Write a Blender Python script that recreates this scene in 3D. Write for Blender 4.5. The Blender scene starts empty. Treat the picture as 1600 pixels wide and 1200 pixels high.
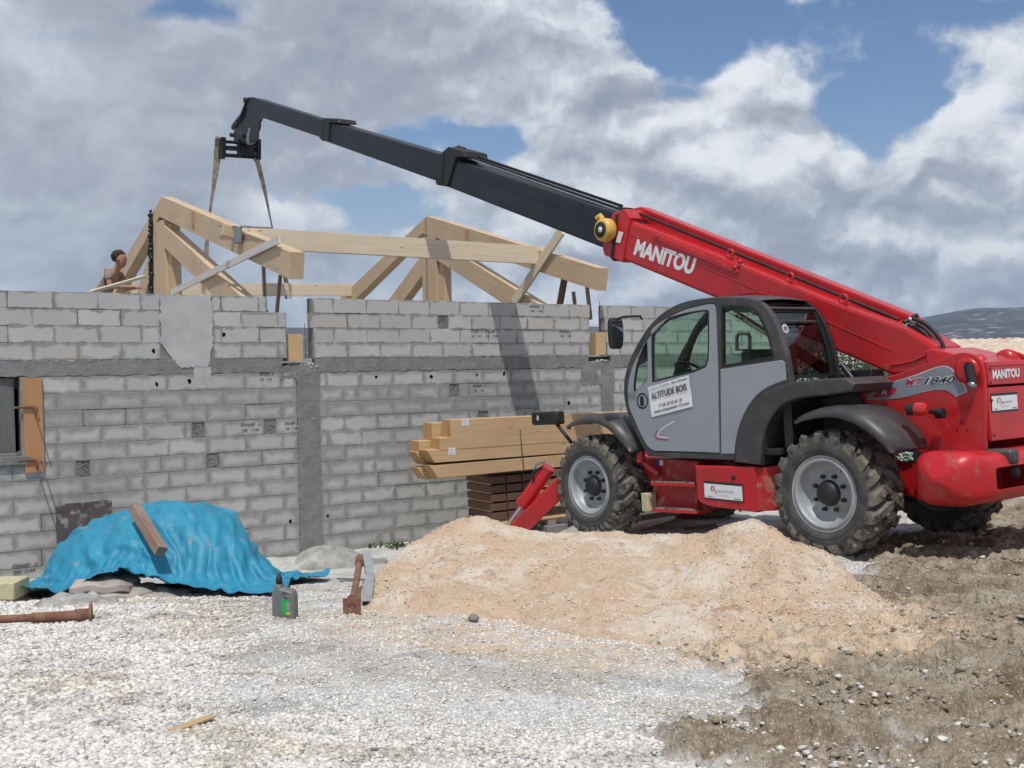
import bpy, bmesh, math, random
import numpy as np
from mathutils import Matrix, Vector
R=math.radians
random.seed(7); rng=np.random.RandomState(11)
scn=bpy.context.scene; C=scn.collection
# ---------------------------------------------------------------- camera
FPX=1700.; CX,CY=800.,600.
_p=R(1.68); _t=R(1.0)
FW=np.array([0,math.cos(_p),-math.sin(_p)]); _R0=np.array([1,0,0.]); _U0=np.array([0,math.sin(_p),math.cos(_p)])
RT_=math.cos(_t)*_R0-math.sin(_t)*_U0; UP_=math.sin(_t)*_R0+math.cos(_t)*_U0
CAM=np.array([0,0,1.6])
cd=bpy.data.cameras.new('camera'); cam=bpy.data.objects.new('camera',cd); C.objects.link(cam)
cd.sensor_width=36; cd.lens=FPX/1600*36; cd.clip_end=20000; cd.clip_start=.05
cam.matrix_world=Matrix(((RT_[0],UP_[0],-FW[0],0),(RT_[1],UP_[1],-FW[1],0),(RT_[2],UP_[2],-FW[2],1.6),(0,0,0,1)))
scn.camera=cam
scn.render.resolution_x=1024; scn.render.resolution_y=768
# ---------------------------------------------------------------- light
SUN_EL,SUN_AZ=63.,-88.6          # azimuth measured from +X towards +Y
sd=np.array([math.cos(R(SUN_EL))*math.cos(R(SUN_AZ)),math.cos(R(SUN_EL))*math.sin(R(SUN_AZ)),math.sin(R(SUN_EL))])
sl=bpy.data.lights.new('sun','SUN'); sl.energy=3.4; sl.angle=R(0.9); sl.color=(1,.955,.89)
so=bpy.data.objects.new('sun',sl); C.objects.link(so)
so.rotation_euler=Vector(sd.tolist()).to_track_quat('Z','Y').to_euler()
scn.view_settings.view_transform='Standard'; scn.view_settings.look='None'; scn.view_settings.exposure=0.0; scn.view_settings.gamma=1
scn.render.engine='CYCLES'
try: scn.cycles.max_bounces=6; scn.cycles.transparent_max_bounces=12
except Exception: pass
def ray(px,py): return FW+(px-CX)/FPX*RT_-(py-CY)/FPX*UP_
def at(px,py,y): d=ray(px,py); return CAM+d*(y/d[1])
def gz(px,py,z): d=ray(px,py); return CAM+d*((z-1.6)/d[2])
# ---------------------------------------------------------------- world : sky texture + procedural clouds
def world():
    w=bpy.data.worlds.new('World'); scn.world=w; w.use_nodes=True; nt=w.node_tree; N=nt.nodes; L=nt.links; N.clear()
    out=N.new('ShaderNodeOutputWorld'); bg=N.new('ShaderNodeBackground'); bg.inputs[1].default_value=.1
    L.new(bg.outputs[0],out.inputs[0])
    sky=N.new('ShaderNodeTexSky'); sky.sky_type='NISHITA'; sky.sun_disc=False; sky.sun_elevation=R(SUN_EL); sky.sun_rotation=R(90-SUN_AZ)
    sky.air_density=1.0; sky.dust_density=.6; sky.ozone_density=2
    tc=N.new('ShaderNodeTexCoord'); D=tc.outputs['Generated']
    def math_(op,a,b=None,c=None,clamp=False):
        n=N.new('ShaderNodeMath'); n.operation=op; n.use_clamp=clamp
        for i,v in enumerate((a,b,c)):
            if v is None: continue
            if isinstance(v,(int,float)): n.inputs[i].default_value=v
            else: L.new(v,n.inputs[i])
        return n.outputs[0]
    def noise(vec,sc,det,rough,dist=0):
        n=N.new('ShaderNodeTexNoise'); n.inputs['Scale'].default_value=sc; n.inputs['Detail'].default_value=det
        n.inputs['Roughness'].default_value=rough; n.inputs['Distortion'].default_value=dist; L.new(vec,n.inputs['Vector']); return n.outputs['Fac']
    def vadd(v,o):
        n=N.new('ShaderNodeVectorMath'); n.operation='ADD'; L.new(v,n.inputs[0]); n.inputs[1].default_value=o; return n.outputs[0]
    def vmul(v,o):
        n=N.new('ShaderNodeVectorMath'); n.operation='MULTIPLY'; L.new(v,n.inputs[0]); n.inputs[1].default_value=o; return n.outputs[0]
    def cap(vec,px,py,rad,amt,sy=1.0):       # soft cloud bank / clear patch round one direction of the sky
        d=ray(px,py); d=d/np.linalg.norm(d)
        s=N.new('ShaderNodeVectorMath'); s.operation='SUBTRACT'; L.new(vec,s.inputs[0]); s.inputs[1].default_value=d.tolist()
        m=vmul(s.outputs[0],(1,1,sy)); l=N.new('ShaderNodeVectorMath'); l.operation='LENGTH'; L.new(m,l.inputs[0])
        mr=N.new('ShaderNodeMapRange'); mr.interpolation_type='SMOOTHSTEP'; L.new(l.outputs['Value'],mr.inputs[0])
        mr.inputs[1].default_value=0; mr.inputs[2].default_value=rad; mr.inputs[3].default_value=amt; mr.inputs[4].default_value=0
        return mr.outputs[0]
    warp=N.new('ShaderNodeTexNoise'); warp.inputs['Scale'].default_value=9; warp.inputs['Detail'].default_value=7; warp.inputs['Roughness'].default_value=.6; L.new(D,warp.inputs['Vector'])
    wv=vadd(vmul(vadd(warp.outputs['Color'],(-.5,-.5,-.5)),(.13,.13,.085)),(0,0,0))
    va=N.new('ShaderNodeVectorMath'); va.operation='ADD'; L.new(D,va.inputs[0]); L.new(wv,va.inputs[1]); DW=va.outputs[0]; vb=N.new('ShaderNodeVectorMath'); vb.operation='ADD'; L.new(D,vb.inputs[0]); L.new(vmul(wv,(.35,.35,.35)),vb.inputs[1]); DL=vb.outputs[0]
    caps=[ # px,py,radius,amount,vertical squeeze   (negative = blue gap)
      (1300,125,.175,-.60,1.3),(1430,195,.12,-.60,1.5),(1215,60,.10,-.25,1.5),(1450,60,.09,-.18,2),(1560,90,.10,.15,1.5),
      (680,228,.13,-.40,2.6),(820,212,.13,-.42,2.6),(1010,35,.07,-.45,1.2),(550,335,.13,-.55,3.0),(640,322,.09,-.30,3),(600,280,.07,.35,2.4),(730,300,.07,.25,2),(880,235,.06,.3,1.3),(455,300,.07,-.2,2),
      (1010,40,.08,-.30,1.2),(760,20,.05,-.12,1.5),(420,340,.05,-.2,2),(900,180,.06,-.12,2),
      (900,225,.07,.35,1.2),(1180,215,.13,.50,1.2),(1050,300,.22,.45,1.5),(1300,300,.22,.42,1.6),(1545,200,.11,.55,1.1),(1450,330,.2,.4,1.5),
      (250,150,.40,.42,1.4),(640,60,.20,.30,1.6),(880,90,.16,.28,1.4),(120,330,.24,.30,1.6),(300,345,.06,.2,2),(400,355,.06,.25,2),(500,370,.10,.22,2.4),
      (1100,430,.35,.2,2.5),(560,420,.3,.18,3),(1200,90,.05,.12,2),(1340,60,.07,.15,2.5)]
    bias=None
    for c in caps:
        o=cap(DW,*c); bias=o if bias is None else math_('ADD',bias,o)
    def density(off):
        v=vadd(DL,off) if off!=(0,0,0) else DL
        st=vmul(v,(1,1,1.6))
        a=noise(st,5.0,3,.5); b=noise(st,10.5,8,.50,.0); return a,b
    a0,b0=density((0,0,0)); a1,b1=density((-.010,.0,.022))
    dens=math_('ADD',math_('ADD',math_('MULTIPLY',math_('SUBTRACT',a0,.5),1.5),math_('MULTIPLY',math_('SUBTRACT',b0,.5),2.1)),math_('ADD',bias,.17))
    mr=N.new('ShaderNodeMapRange'); mr.interpolation_type='SMOOTHSTEP'; L.new(dens,mr.inputs[0]); mr.inputs[1].default_value=-.10; mr.inputs[2].default_value=.27
    cover=mr.outputs[0]
    grad=math_('ADD',math_('MULTIPLY',math_('SUBTRACT',b0,b1),1.9),math_('MULTIPLY',math_('SUBTRACT',a0,a1),1.5))
    c0=noise(vmul(DW,(1,1,1.4)),24,5,.5); c1=noise(vmul(vadd(DW,(-.006,0,.010)),(1,1,1.4)),24,5,.5); grad=math_('ADD',grad,math_('MULTIPLY',math_('SUBTRACT',c0,c1),1.1))
    sx=N.new('ShaderNodeSeparateXYZ'); L.new(D,sx.inputs[0]); lr=N.new('ShaderNodeMapRange'); L.new(sx.outputs[0],lr.inputs[0]); lr.inputs[1].default_value=-.30; lr.inputs[2].default_value=.12; lr.inputs[3].default_value=.42; lr.inputs[4].default_value=1.0
    br=math_('ADD',math_('MULTIPLY',grad,lr.outputs[0]),.45)
    thick=N.new('ShaderNodeMapRange'); L.new(dens,thick.inputs[0]); thick.inputs[1].default_value=.05; thick.inputs[2].default_value=.9; thick.inputs[3].default_value=.24; thick.inputs[4].default_value=-.12
    wc=None
    for c in [(1545,180,.09,.30,1.2),(1180,205,.10,.24,1.4),(900,225,.06,.25,1.3),(1050,260,.2,.18,1.5),(1350,270,.2,.14,1.8),(60,90,.10,.10,1),(250,190,.08,.12,1.3),(430,350,.10,.28,2.2),(960,420,.2,.20,2.2),
              (480,60,.24,-.20,1.4),(200,40,.15,-.12,1.4),(400,260,.2,-.10,1.8),(1100,370,.25,-.03,3),(1400,420,.22,.06,2.5),(870,30,.05,.12,1.4),(920,130,.12,-.10,1.4),(880,60,.16,.14,1.4),(60,260,.16,-.08,1.4)]:
        o=cap(DW,*c); wc=o if wc is None else math_('ADD',wc,o)
    br=math_('ADD',math_('ADD',br,thick.outputs[0]),wc,clamp=True)
    cr=N.new('ShaderNodeValToRGB'); L.new(br,cr.inputs[0]); e=cr.color_ramp.elements
    e[0].position=.0; e[0].color=(.265,.305,.375,1); e[1].position=1; e[1].color=(.80,.83,.86,1)
    for p_,c_ in ((.35,(.355,.395,.465,1)),(.60,(.50,.55,.62,1)),(.82,(.69,.73,.78,1))):
        k=e.new(p_); k.color=c_
    sc=N.new('ShaderNodeVectorMath'); sc.operation='SCALE'; L.new(cr.outputs[0],sc.inputs[0]); sc.inputs['Scale'].default_value=10.9
    # clear sky colour: nishita, slightly desaturated and lifted
    hs=N.new('ShaderNodeHueSaturation'); L.new(sky.outputs[0],hs.inputs['Color']); hs.inputs['Saturation'].default_value=1.22; hs.inputs['Value'].default_value=.86
    hz=N.new('ShaderNodeMapRange'); L.new(sx.outputs[2],hz.inputs[0]); hz.inputs[1].default_value=.16; hz.inputs[2].default_value=.0; 
    tn=N.new('ShaderNodeVectorMath'); tn.operation='MULTIPLY'; L.new(hs.outputs[0],tn.inputs[0]); tn.inputs[1].default_value=(1.32,1.16,1.17)
    hm=N.new('ShaderNodeMix'); hm.data_type='RGBA'; L.new(hz.outputs[0],hm.inputs[0]); L.new(tn.outputs[0],hm.inputs[6]); hm.inputs[7].default_value=(3.6,4.7,6.2,1)
    mx=N.new('ShaderNodeMix'); mx.data_type='RGBA'; L.new(cover,mx.inputs[0]); L.new(hm.outputs[2],mx.inputs[6]); L.new(sc.outputs[0],mx.inputs[7])
    L.new(mx.outputs[2],bg.inputs[0])
world()
# ---------------------------------------------------------------- material helpers
def mat(name,col,rough=.6,metal=0,var=None,var2=None,bump=None,spec=None,coat=0,coords='Object',stretch=(1,1,1),alpha=None,trans=None,emis=None):
    m=bpy.data.materials.new(name); m.use_nodes=True; nt=m.node_tree; N=nt.nodes; L=nt.links
    b=N['Principled BSDF']; b.inputs['Base Color'].default_value=(*col,1); b.inputs['Roughness'].default_value=rough; b.inputs['Metallic'].default_value=metal
    if spec is not None: b.inputs['Specular IOR Level'].default_value=spec
    if coat: b.inputs['Coat Weight'].default_value=coat; b.inputs['Coat Roughness'].default_value=.12
    tc=N.new('ShaderNodeTexCoord'); mp=N.new('ShaderNodeMapping'); L.new(tc.outputs[coords],mp.inputs[0]); mp.inputs['Scale'].default_value=stretch
    prev=None
    for v in (var,var2):
        if not v: continue
        scl,c2,lo,hi=v[:4]; det=v[4] if len(v)>4 else 6
        n=N.new('ShaderNodeTexNoise'); n.inputs['Scale'].default_value=scl; n.inputs['Detail'].default_value=det; n.inputs['Roughness'].default_value=.6; L.new(mp.outputs[0],n.inputs['Vector'])
        r=N.new('ShaderNodeMapRange'); L.new(n.outputs['Fac'],r.inputs[0]); r.inputs[1].default_value=lo; r.inputs[2].default_value=hi
        x=N.new('ShaderNodeMix'); x.data_type='RGBA'; L.new(r.outputs[0],x.inputs[0])
        if prev is None: x.inputs[6].default_value=(*col,1)
        else: L.new(prev,x.inputs[6])
        x.inputs[7].default_value=(*c2,1); prev=x.outputs[2]
    if prev is not None: L.new(prev,b.inputs['Base Color'])
    if bump:
        n=N.new('ShaderNodeTexNoise'); n.inputs['Scale'].default_value=bump[0]; n.inputs['Detail'].default_value=8; n.inputs['Roughness'].default_value=.65; L.new(mp.outputs[0],n.inputs['Vector'])
        bp=N.new('ShaderNodeBump'); bp.inputs['Strength'].default_value=bump[1]; bp.inputs['Distance'].default_value=bump[2]; L.new(n.outputs['Fac'],bp.inputs['Height']); L.new(bp.outputs[0],b.inputs['Normal'])
    return m
def glass(name,tint,rough=.02,refl=1.0):
    m=bpy.data.materials.new(name); m.use_nodes=True; nt=m.node_tree; N=nt.nodes; L=nt.links; N.clear()
    o=N.new('ShaderNodeOutputMaterial'); t=N.new('ShaderNodeBsdfTransparent'); t.inputs[0].default_value=(*tint,1)
    g=N.new('ShaderNodeBsdfGlossy'); g.inputs['Roughness'].default_value=rough; f=N.new('ShaderNodeLayerWeight'); f.inputs['Blend'].default_value=.5; pw=N.new('ShaderNodeMath'); pw.operation='POWER'; L.new(f.outputs['Facing'],pw.inputs[0]); pw.inputs[1].default_value=4.5
    mu=N.new('ShaderNodeMath'); mu.operation='MULTIPLY_ADD'; mu.use_clamp=True; mu.inputs[1].default_value=.8*refl; mu.inputs[2].default_value=.045*refl; L.new(pw.outputs[0],mu.inputs[0])
    x=N.new('ShaderNodeMixShader'); L.new(mu.outputs[0],x.inputs[0]); L.new(t.outputs[0],x.inputs[1]); L.new(g.outputs[0],x.inputs[2]); L.new(x.outputs[0],o.inputs[0]); return m
def wood(name,base,dark,rough=.65,grain=.75,stain=None):
    m=bpy.data.materials.new(name); m.use_nodes=True; nt=m.node_tree; N=nt.nodes; L=nt.links; b=N['Principled BSDF']; b.inputs['Roughness'].default_value=rough
    uv=N.new('ShaderNodeUVMap'); uv.uv_map='UVMap'; mp=N.new('ShaderNodeMapping'); L.new(uv.outputs[0],mp.inputs[0]); mp.inputs['Scale'].default_value=(1.2,22,1)
    n=N.new('ShaderNodeTexNoise'); n.inputs['Scale'].default_value=1; n.inputs['Detail'].default_value=7; n.inputs['Roughness'].default_value=.62; n.inputs['Distortion'].default_value=.7; L.new(mp.outputs[0],n.inputs['Vector'])
    r=N.new('ShaderNodeMapRange'); L.new(n.outputs['Fac'],r.inputs[0]); r.inputs[1].default_value=.38; r.inputs[2].default_value=.72; r.inputs[4].default_value=grain
    x=N.new('ShaderNodeMix'); x.data_type='RGBA'; x.inputs[6].default_value=(*base,1); x.inputs[7].default_value=(*dark,1); L.new(r.outputs[0],x.inputs[0])
    mp2=N.new('ShaderNodeMapping'); L.new(uv.outputs[0],mp2.inputs[0]); mp2.inputs['Scale'].default_value=(2.2,6,1)   # knots
    v=N.new('ShaderNodeTexVoronoi'); v.inputs['Scale'].default_value=1.1; L.new(mp2.outputs[0],v.inputs['Vector'])
    kr=N.new('ShaderNodeMapRange'); L.new(v.outputs['Distance'],kr.inputs[0]); kr.inputs[1].default_value=.05; kr.inputs[2].default_value=.13; kr.inputs[3].default_value=.75; kr.inputs[4].default_value=0
    k=N.new('ShaderNodeMix'); k.data_type='RGBA'; L.new(kr.outputs[0],k.inputs[0]); L.new(x.outputs[2],k.inputs[6]); k.inputs[7].default_value=(dark[0]*.45,dark[1]*.4,dark[2]*.35,1)
    last=k.outputs[2]
    tc=N.new('ShaderNodeTexCoord'); n2=N.new('ShaderNodeTexNoise'); n2.inputs['Scale'].default_value=1.7; n2.inputs['Detail'].default_value=5; L.new(tc.outputs['Object'],n2.inputs['Vector'])
    r2=N.new('ShaderNodeMapRange'); L.new(n2.outputs['Fac'],r2.inputs[0]); r2.inputs[1].default_value=.42; r2.inputs[2].default_value=.72; r2.inputs[4].default_value=.6
    s=N.new('ShaderNodeMix'); s.data_type='RGBA'; L.new(r2.outputs[0],s.inputs[0]); L.new(last,s.inputs[6]); st=stain or (base[0]*.72,base[1]*.70,base[2]*.68); s.inputs[7].default_value=(*st,1)
    L.new(s.outputs[2],b.inputs['Base Color'])
    bp=N.new('ShaderNodeBump'); bp.inputs['Strength'].default_value=.25; bp.inputs['Distance'].default_value=.004; L.new(n.outputs['Fac'],bp.inputs['Height']); L.new(bp.outputs[0],b.inputs['Normal'])
    return m
MT={}
MT['red']=mat('red_paint',(.50,.012,.016),.34,var=(2.3,(.34,.020,.022),.42,.72,8),var2=(7,(.36,.12,.10),.61,.86,11),bump=(30,.06,.003),coat=.15)
MT['redp']=mat('red_plastic',(.50,.014,.018),.40,var=(4,(.36,.014,.018),.4,.75),var2=(8,(.35,.14,.11),.56,.80,10),bump=(90,.05,.002))
MT['reddirty']=mat('red_paint_dusty',(.42,.012,.018),.5,var=(5,(.30,.07,.055),.45,.75,8),var2=(9,(.36,.26,.19),.54,.74,9),bump=(60,.1,.003))
MT['boom']=mat('dark_grey_boom_paint',(.013,.016,.022),.42,var=(3,(.022,.025,.032),.4,.7),bump=(40,.05,.002),spec=.35)
MT['dark']=mat('dark_grey_plastic',(.044,.043,.045),.45,var=(5,(.085,.08,.072),.45,.75,8),bump=(140,.12,.001))
MT['black']=mat('black_rubber',(.012,.012,.013),.55,var=(7,(.03,.028,.025),.5,.8))
MT['blacksteel']=mat('greasy_black_steel',(.016,.016,.017),.42,metal=.3,var=(12,(.07,.055,.035),.6,.85),bump=(50,.2,.004))
MT['silver']=mat('silver_grey_door_paint',(.31,.33,.365),.36,metal=.12,var=(2.2,(.27,.29,.325),.4,.7),var2=(7,(.26,.25,.235),.62,.95,9),coat=.2)
MT['rim']=mat('silver_rim_paint',(.36,.38,.40),.5,metal=.2,var=(6,(.24,.235,.22),.45,.8,8),bump=(60,.06,.002))
MT['tyre']=mat('dusty_tyre_rubber',(.045,.045,.045),.82,var=(7,(.105,.10,.09),.42,.72,9),bump=(45,.5,.006))
MT['mud']=mat('dried_mud',(.155,.138,.112),.95,var=(22,(.27,.24,.19),.45,.72,9),var2=(8,(.05,.048,.046),.47,.60,8),bump=(38,.9,.02))
MT['white']=mat('white_vinyl',(.72,.73,.75),.4,var=(30,(.6,.6,.6),.5,.9))
MT['decalgrey']=mat('grey_decal',(.23,.26,.29),.4,var=(6,(.19,.21,.23),.4,.8))
MT['ink']=mat('black_ink',(.025,.025,.03),.5)
MT['stamp']=mat('faded_block_stamp_ink',(.055,.055,.055),.9)
MT['redink']=mat('red_ink',(.45,.02,.04),.5)
MT['greyink']=mat('grey_ink',(.25,.26,.27),.5)
MT['blueink']=mat('blue_ink',(.03,.06,.30),.5)
MT['lens']=mat('red_lens',(.50,.02,.01),.15,coat=.5)
MT['chrome']=mat('chrome_rod',(.75,.76,.78),.12,metal=1)
MT['steel']=mat('grey_steel',(.30,.31,.32),.4,metal=.7,var=(10,(.18,.16,.14),.5,.8))
MT['yellow']=mat('yellow_plastic',(.62,.40,.08),.38,var=(8,(.45,.24,.04),.5,.8))
MT['glass']=glass('cab_glass',(.83,.92,.87),.01,.5)
MT['glassrear']=glass('rear_cab_glass',(.11,.135,.13),.02,2.2)
MT['mirror']=mat('mirror_glass',(.5,.52,.55),.04,metal=1)
MT['timber']=wood('glulam_timber',(.58,.435,.285),(.42,.29,.165),stain=(.46,.345,.225))
MT['timberpale']=wood('pale_spruce',(.72,.62,.47),(.56,.43,.27),stain=(.62,.52,.39))
MT['timbergrey']=wood('weathered_white_board',(.66,.63,.58),(.45,.41,.36),stain=(.56,.53,.49))
MT['timberstack']=wood('stacked_timber',(.55,.385,.215),(.41,.265,.13),stain=(.46,.31,.165))
MT['endgrain']=wood('end_grain_timber',(.47,.28,.12),(.33,.18,.07),stain=(.40,.23,.10))
MT['orangewood']=wood('orange_formwork_board',(.44,.23,.105),(.32,.155,.065),stain=(.36,.19,.09))
MT['brownwood']=wood('dark_brown_boards',(.13,.065,.04),(.07,.035,.022),stain=(.20,.12,.08))
MT['oldwood']=wood('old_rough_timber',(.27,.175,.13),(.15,.09,.065),stain=(.40,.33,.29),grain=.8)
MT['rust']=mat('rusty_steel',(.17,.07,.045),.85,var=(10,(.26,.15,.10),.4,.7,8),var2=(25,(.07,.045,.035),.55,.75),bump=(50,.5,.005))
MT['paper']=mat('paper_label',(.72,.72,.72),.8)
MT['strap']=mat('dirty_lifting_webbing',(.42,.37,.30),.9,var=(9,(.16,.12,.09),.45,.7,8),bump=(90,.4,.004))
MT['greenstrap']=mat('dark_green_strap',(.02,.045,.03),.6)
MT['concrete']=mat('grey_ring_beam_concrete',(.215,.215,.205),.93,var=(3,(.16,.16,.155),.42,.7,9),var2=(16,(.31,.305,.29),.56,.8,9),bump=(35,.7,.02),coords='Object')
MT['patch']=mat('smooth_cement_render',(.425,.43,.425),.92,var=(2.6,(.33,.335,.335),.42,.7,8),bump=(30,.25,.006))
MT['mortar']=mat('mortar',(.17,.168,.16),.95,var=(12,(.26,.255,.24),.45,.75,8),bump=(50,.7,.015))
MT['skin']=mat('tanned_skin',(.33,.17,.115),.6)
MT['hair']=mat('dark_hair',(.02,.014,.010),.8,bump=(70,.8,.01))
MT['shirt']=mat('brown_grey_tshirt',(.27,.20,.17),.9,var=(8,(.19,.14,.12),.4,.7),bump=(20,.4,.01))
MT['trousers']=mat('dark_trousers',(.03,.03,.035),.9)
MT['bag']=mat('cement_bag_paper',(.40,.36,.32),.85,var=(6,(.25,.22,.20),.45,.7,8),bump=(15,.5,.01))
MT['plastic']=mat('dusty_clear_plastic',(.36,.355,.34),.45,var=(8,(.20,.19,.175),.4,.7),bump=(25,.6,.01))
MT['jerry']=mat('grey_plastic_can',(.14,.145,.15),.45,var=(10,(.19,.19,.19),.5,.8))
MT['green']=mat('green_label',(.02,.33,.08),.5)
MT['foam']=mat('yellowish_foam_block',(.50,.46,.30),.9,var=(12,(.38,.33,.20),.45,.7),bump=(60,.4,.004))
MT['yellowgreen']=mat('yellow_painted_block',(.45,.42,.05),.7,var=(9,(.25,.25,.12),.5,.7))
MT['metalplate']=mat('galvanised_channel',(.42,.43,.44),.45,metal=.4,var=(9,(.30,.30,.30),.45,.75))
MT['shutter']=mat('grey_panel',(.105,.107,.105),.8,var=(4,(.15,.15,.145),.4,.7),stretch=(6,6,.5))
MT['weathered']=mat('stained_old_panel',(.07,.06,.065),.9,var=(9,(.27,.25,.24),.50,.62,9),var2=(4,(.05,.03,.02),.5,.7),bump=(30,.5,.005))
MT['rag']=mat('green_white_rag',(.42,.55,.48),.9,bump=(30,.6,.01))
# ---------------------------------------------------------------- mesh builder
class MB:
    def __init__(s): s.v=[]; s.f=[]; s.m=[]; s.sm=[]; s.uv=[]
    def add(s,vs,fs,m=0,sm=False,uvs=None):
        o=len(s.v); s.v.extend([tuple(map(float,v)) for v in vs])
        for i,f in enumerate(fs):
            s.f.append([o+k for k in f]); s.m.append(m); s.sm.append(sm); s.uv.append(uvs[i] if uvs else [(0,0)]*len(f))
        return s
    def build(s,name,mats,parent=None,label=None,bevel=0,seg=2,sub=0,base=None,smooth_angle=None):
        if not isinstance(mats,(list,tuple)): mats=[mats]
        b=np.array(parent['_base']) if parent is not None and '_base' in parent else (np.array(base) if base is not None else np.zeros(3))
        me=bpy.data.meshes.new(name); V=[tuple(np.array(v)-b) for v in s.v]
        me.from_pydata(V,[],s.f)
        for m in mats: me.materials.append(MT[m] if isinstance(m,str) else m)
        me.polygons.foreach_set('material_index',s.m); me.polygons.foreach_set('use_smooth',s.sm)
        u=me.uv_layers.new(name='UVMap'); flat=[c for f in s.uv for p in f for c in p]; u.data.foreach_set('uv',flat)
        me.update()
        o=bpy.data.objects.new(name,me); C.objects.link(o)
        if parent is not None:
            o.parent=parent; o['_base']=list(map(float,b))
        if label: o['label']=label
        if bevel:
            md=o.modifiers.new('bevel','BEVEL'); md.width=bevel; md.segments=seg; md.limit_method='ANGLE'; md.angle_limit=R(35); md.harden_normals=False
            for p in me.polygons: p.use_smooth=True
            try: me.set_sharp_from_angle(angle=R(50))
            except Exception: pass
        if sub:
            md=o.modifiers.new('sub','SUBSURF'); md.levels=sub; md.render_levels=sub
        return o
def thing(name,label,cat,M=None,base=(0,0,0),group=None):
    o=bpy.data.objects.new(name,None); C.objects.link(o); M=M or Matrix.Identity(4)
    o.matrix_world=M@Matrix.Translation(Vector([float(x) for x in base])); o['label']=label; o['category']=cat
    if group: o['group']=group
    o['_base']=[float(x) for x in base]; o.empty_display_size=.1; return o
def solo(mb,name,mats,label,cat,M=None,base=(0,0,0),group=None,kind=None,**k):
    o=mb.build(name,mats,None,base=base,**k); o.matrix_world=(M or Matrix.Identity(4))@Matrix.Translation(Vector([float(x) for x in base]))
    o['label']=label; o['category']=cat
    if group: o['group']=group
    if kind: o['kind']=kind
    return o
def nrm(v): v=np.array(v,float); return v/np.linalg.norm(v)
def box(mb,lo,hi,m=0,uvax=0):
    x0,y0,z0=lo; x1,y1,z1=hi
    vs=[(x0,y0,z0),(x1,y0,z0),(x1,y1,z0),(x0,y1,z0),(x0,y0,z1),(x1,y0,z1),(x1,y1,z1),(x0,y1,z1)]
    fs=[(0,3,2,1),(4,5,6,7),(0,1,5,4),(1,2,6,5),(2,3,7,6),(3,0,4,7)]
    sh=random.random()*20; uvs=[]
    for f in fs:
        l=[]
        for k in f:
            v=vs[k]; a=v[uvax]; o=[v[i] for i in range(3) if i!=uvax]; l.append((a+sh,o[0]*.9+o[1]+sh))
        uvs.append(l)
    mb.add(vs,fs,m,uvs=uvs); return mb
def beam(mb,p0,p1,w,h,up=(0,0,1),m=0,me=None,miter0=0,miter1=0):
    """timber from p0 to p1, width w across, height h along up; miter shifts the end's lower edge along the beam"""
    p0=np.array(p0,float); p1=np.array(p1,float); d=nrm(p1-p0); s=nrm(np.cross(d,up)); u=np.cross(s,d); L=np.linalg.norm(p1-p0)
    vs=[]
    for (p,mi) in ((p0,miter0),(p1,-miter1)):
        for (a,b) in ((-1,-1),(1,-1),(1,1),(-1,1)):
            vs.append(p+s*a*w/2+u*b*h/2+d*(mi if b<0 else 0))
    sh=random.random()*20; me=m if me is None else me
    def uvq(o): return [(sh,o),(L+sh,o),(L+sh,o+h),(sh,o+h)]
    mb.add(vs,[(0,4,5,1),(1,5,6,2),(2,6,7,3),(3,7,4,0)],m,uvs=[[(sh,sh),(sh+L,sh),(sh+L,sh+w),(sh,sh+w)],[(sh,sh+w),(sh+L,sh+w),(sh+L,sh+w+h),(sh,sh+w+h)],[(sh,sh),(sh+L,sh),(sh+L,sh+w),(sh,sh+w)],[(sh,sh+2),(sh+L,sh+2),(sh+L,sh+2+h),(sh,sh+2+h)]])
    mb.add(vs,[(0,1,2,3),(7,6,5,4)],me,uvs=[[(sh,0),(sh,w),(sh+h*.3,w),(sh+h*.3,0)]]*2); return mb
def tube(mb,pts,r,n=10,m=0,caps=True,rs=None):
    pts=[np.array(p,float) for p in pts]; rings=[]; prev=None
    for i,p in enumerate(pts):
        t=nrm((pts[min(i+1,len(pts)-1)]-pts[max(i-1,0)]))
        if prev is None: a=np.array([0,0,1.]) if abs(t[2])<.9 else np.array([1.,0,0]); s=nrm(np.cross(t,a))
        else: s=nrm(prev-t*(prev@t))
        prev=s; u=np.cross(t,s); rr=rs[i] if rs else r
        rings.append([p+rr*(math.cos(2*math.pi*k/n)*s+math.sin(2*math.pi*k/n)*u) for k in range(n)])
    vs=[v for g in rings for v in g]; fs=[]
    for i in range(len(pts)-1):
        for k in range(n): fs.append((i*n+k,i*n+(k+1)%n,(i+1)*n+(k+1)%n,(i+1)*n+k))
    mb.add(vs,fs,m,sm=True)
    if caps: mb.add(rings[0],[list(range(n))[::-1]],m); mb.add(rings[-1],[list(range(n))],m)
    return mb
def lathe(mb,prof,c,axis,n=40,m=0,sm=True):
    """prof: list of (radius, along)"""
    c=np.array(c,float); a=nrm(axis); s=nrm(np.cross(a,(0,0,1.)) if abs(a[2])<.9 else np.cross(a,(1.,0,0))); u=np.cross(a,s)
    vs=[c+a*h+r*(math.cos(2*math.pi*k/n)*s+math.sin(2*math.pi*k/n)*u) for r,h in prof for k in range(n)]
    fs=[(i*n+k,(i+1)*n+k,(i+1)*n+(k+1)%n,i*n+(k+1)%n) for i in range(len(prof)-1) for k in range(n)]
    mb.add(vs,fs,m,sm=sm); return mb
def disc(mb,c,axis,r,n=20,m=0):
    c=np.array(c,float); a=nrm(axis); s=nrm(np.cross(a,(0,0,1.)) if abs(a[2])<.9 else np.cross(a,(1.,0,0))); u=np.cross(a,s)
    mb.add([c+r*(math.cos(2*math.pi*k/n)*s+math.sin(2*math.pi*k/n)*u) for k in range(n)],[list(range(n))],m)
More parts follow.
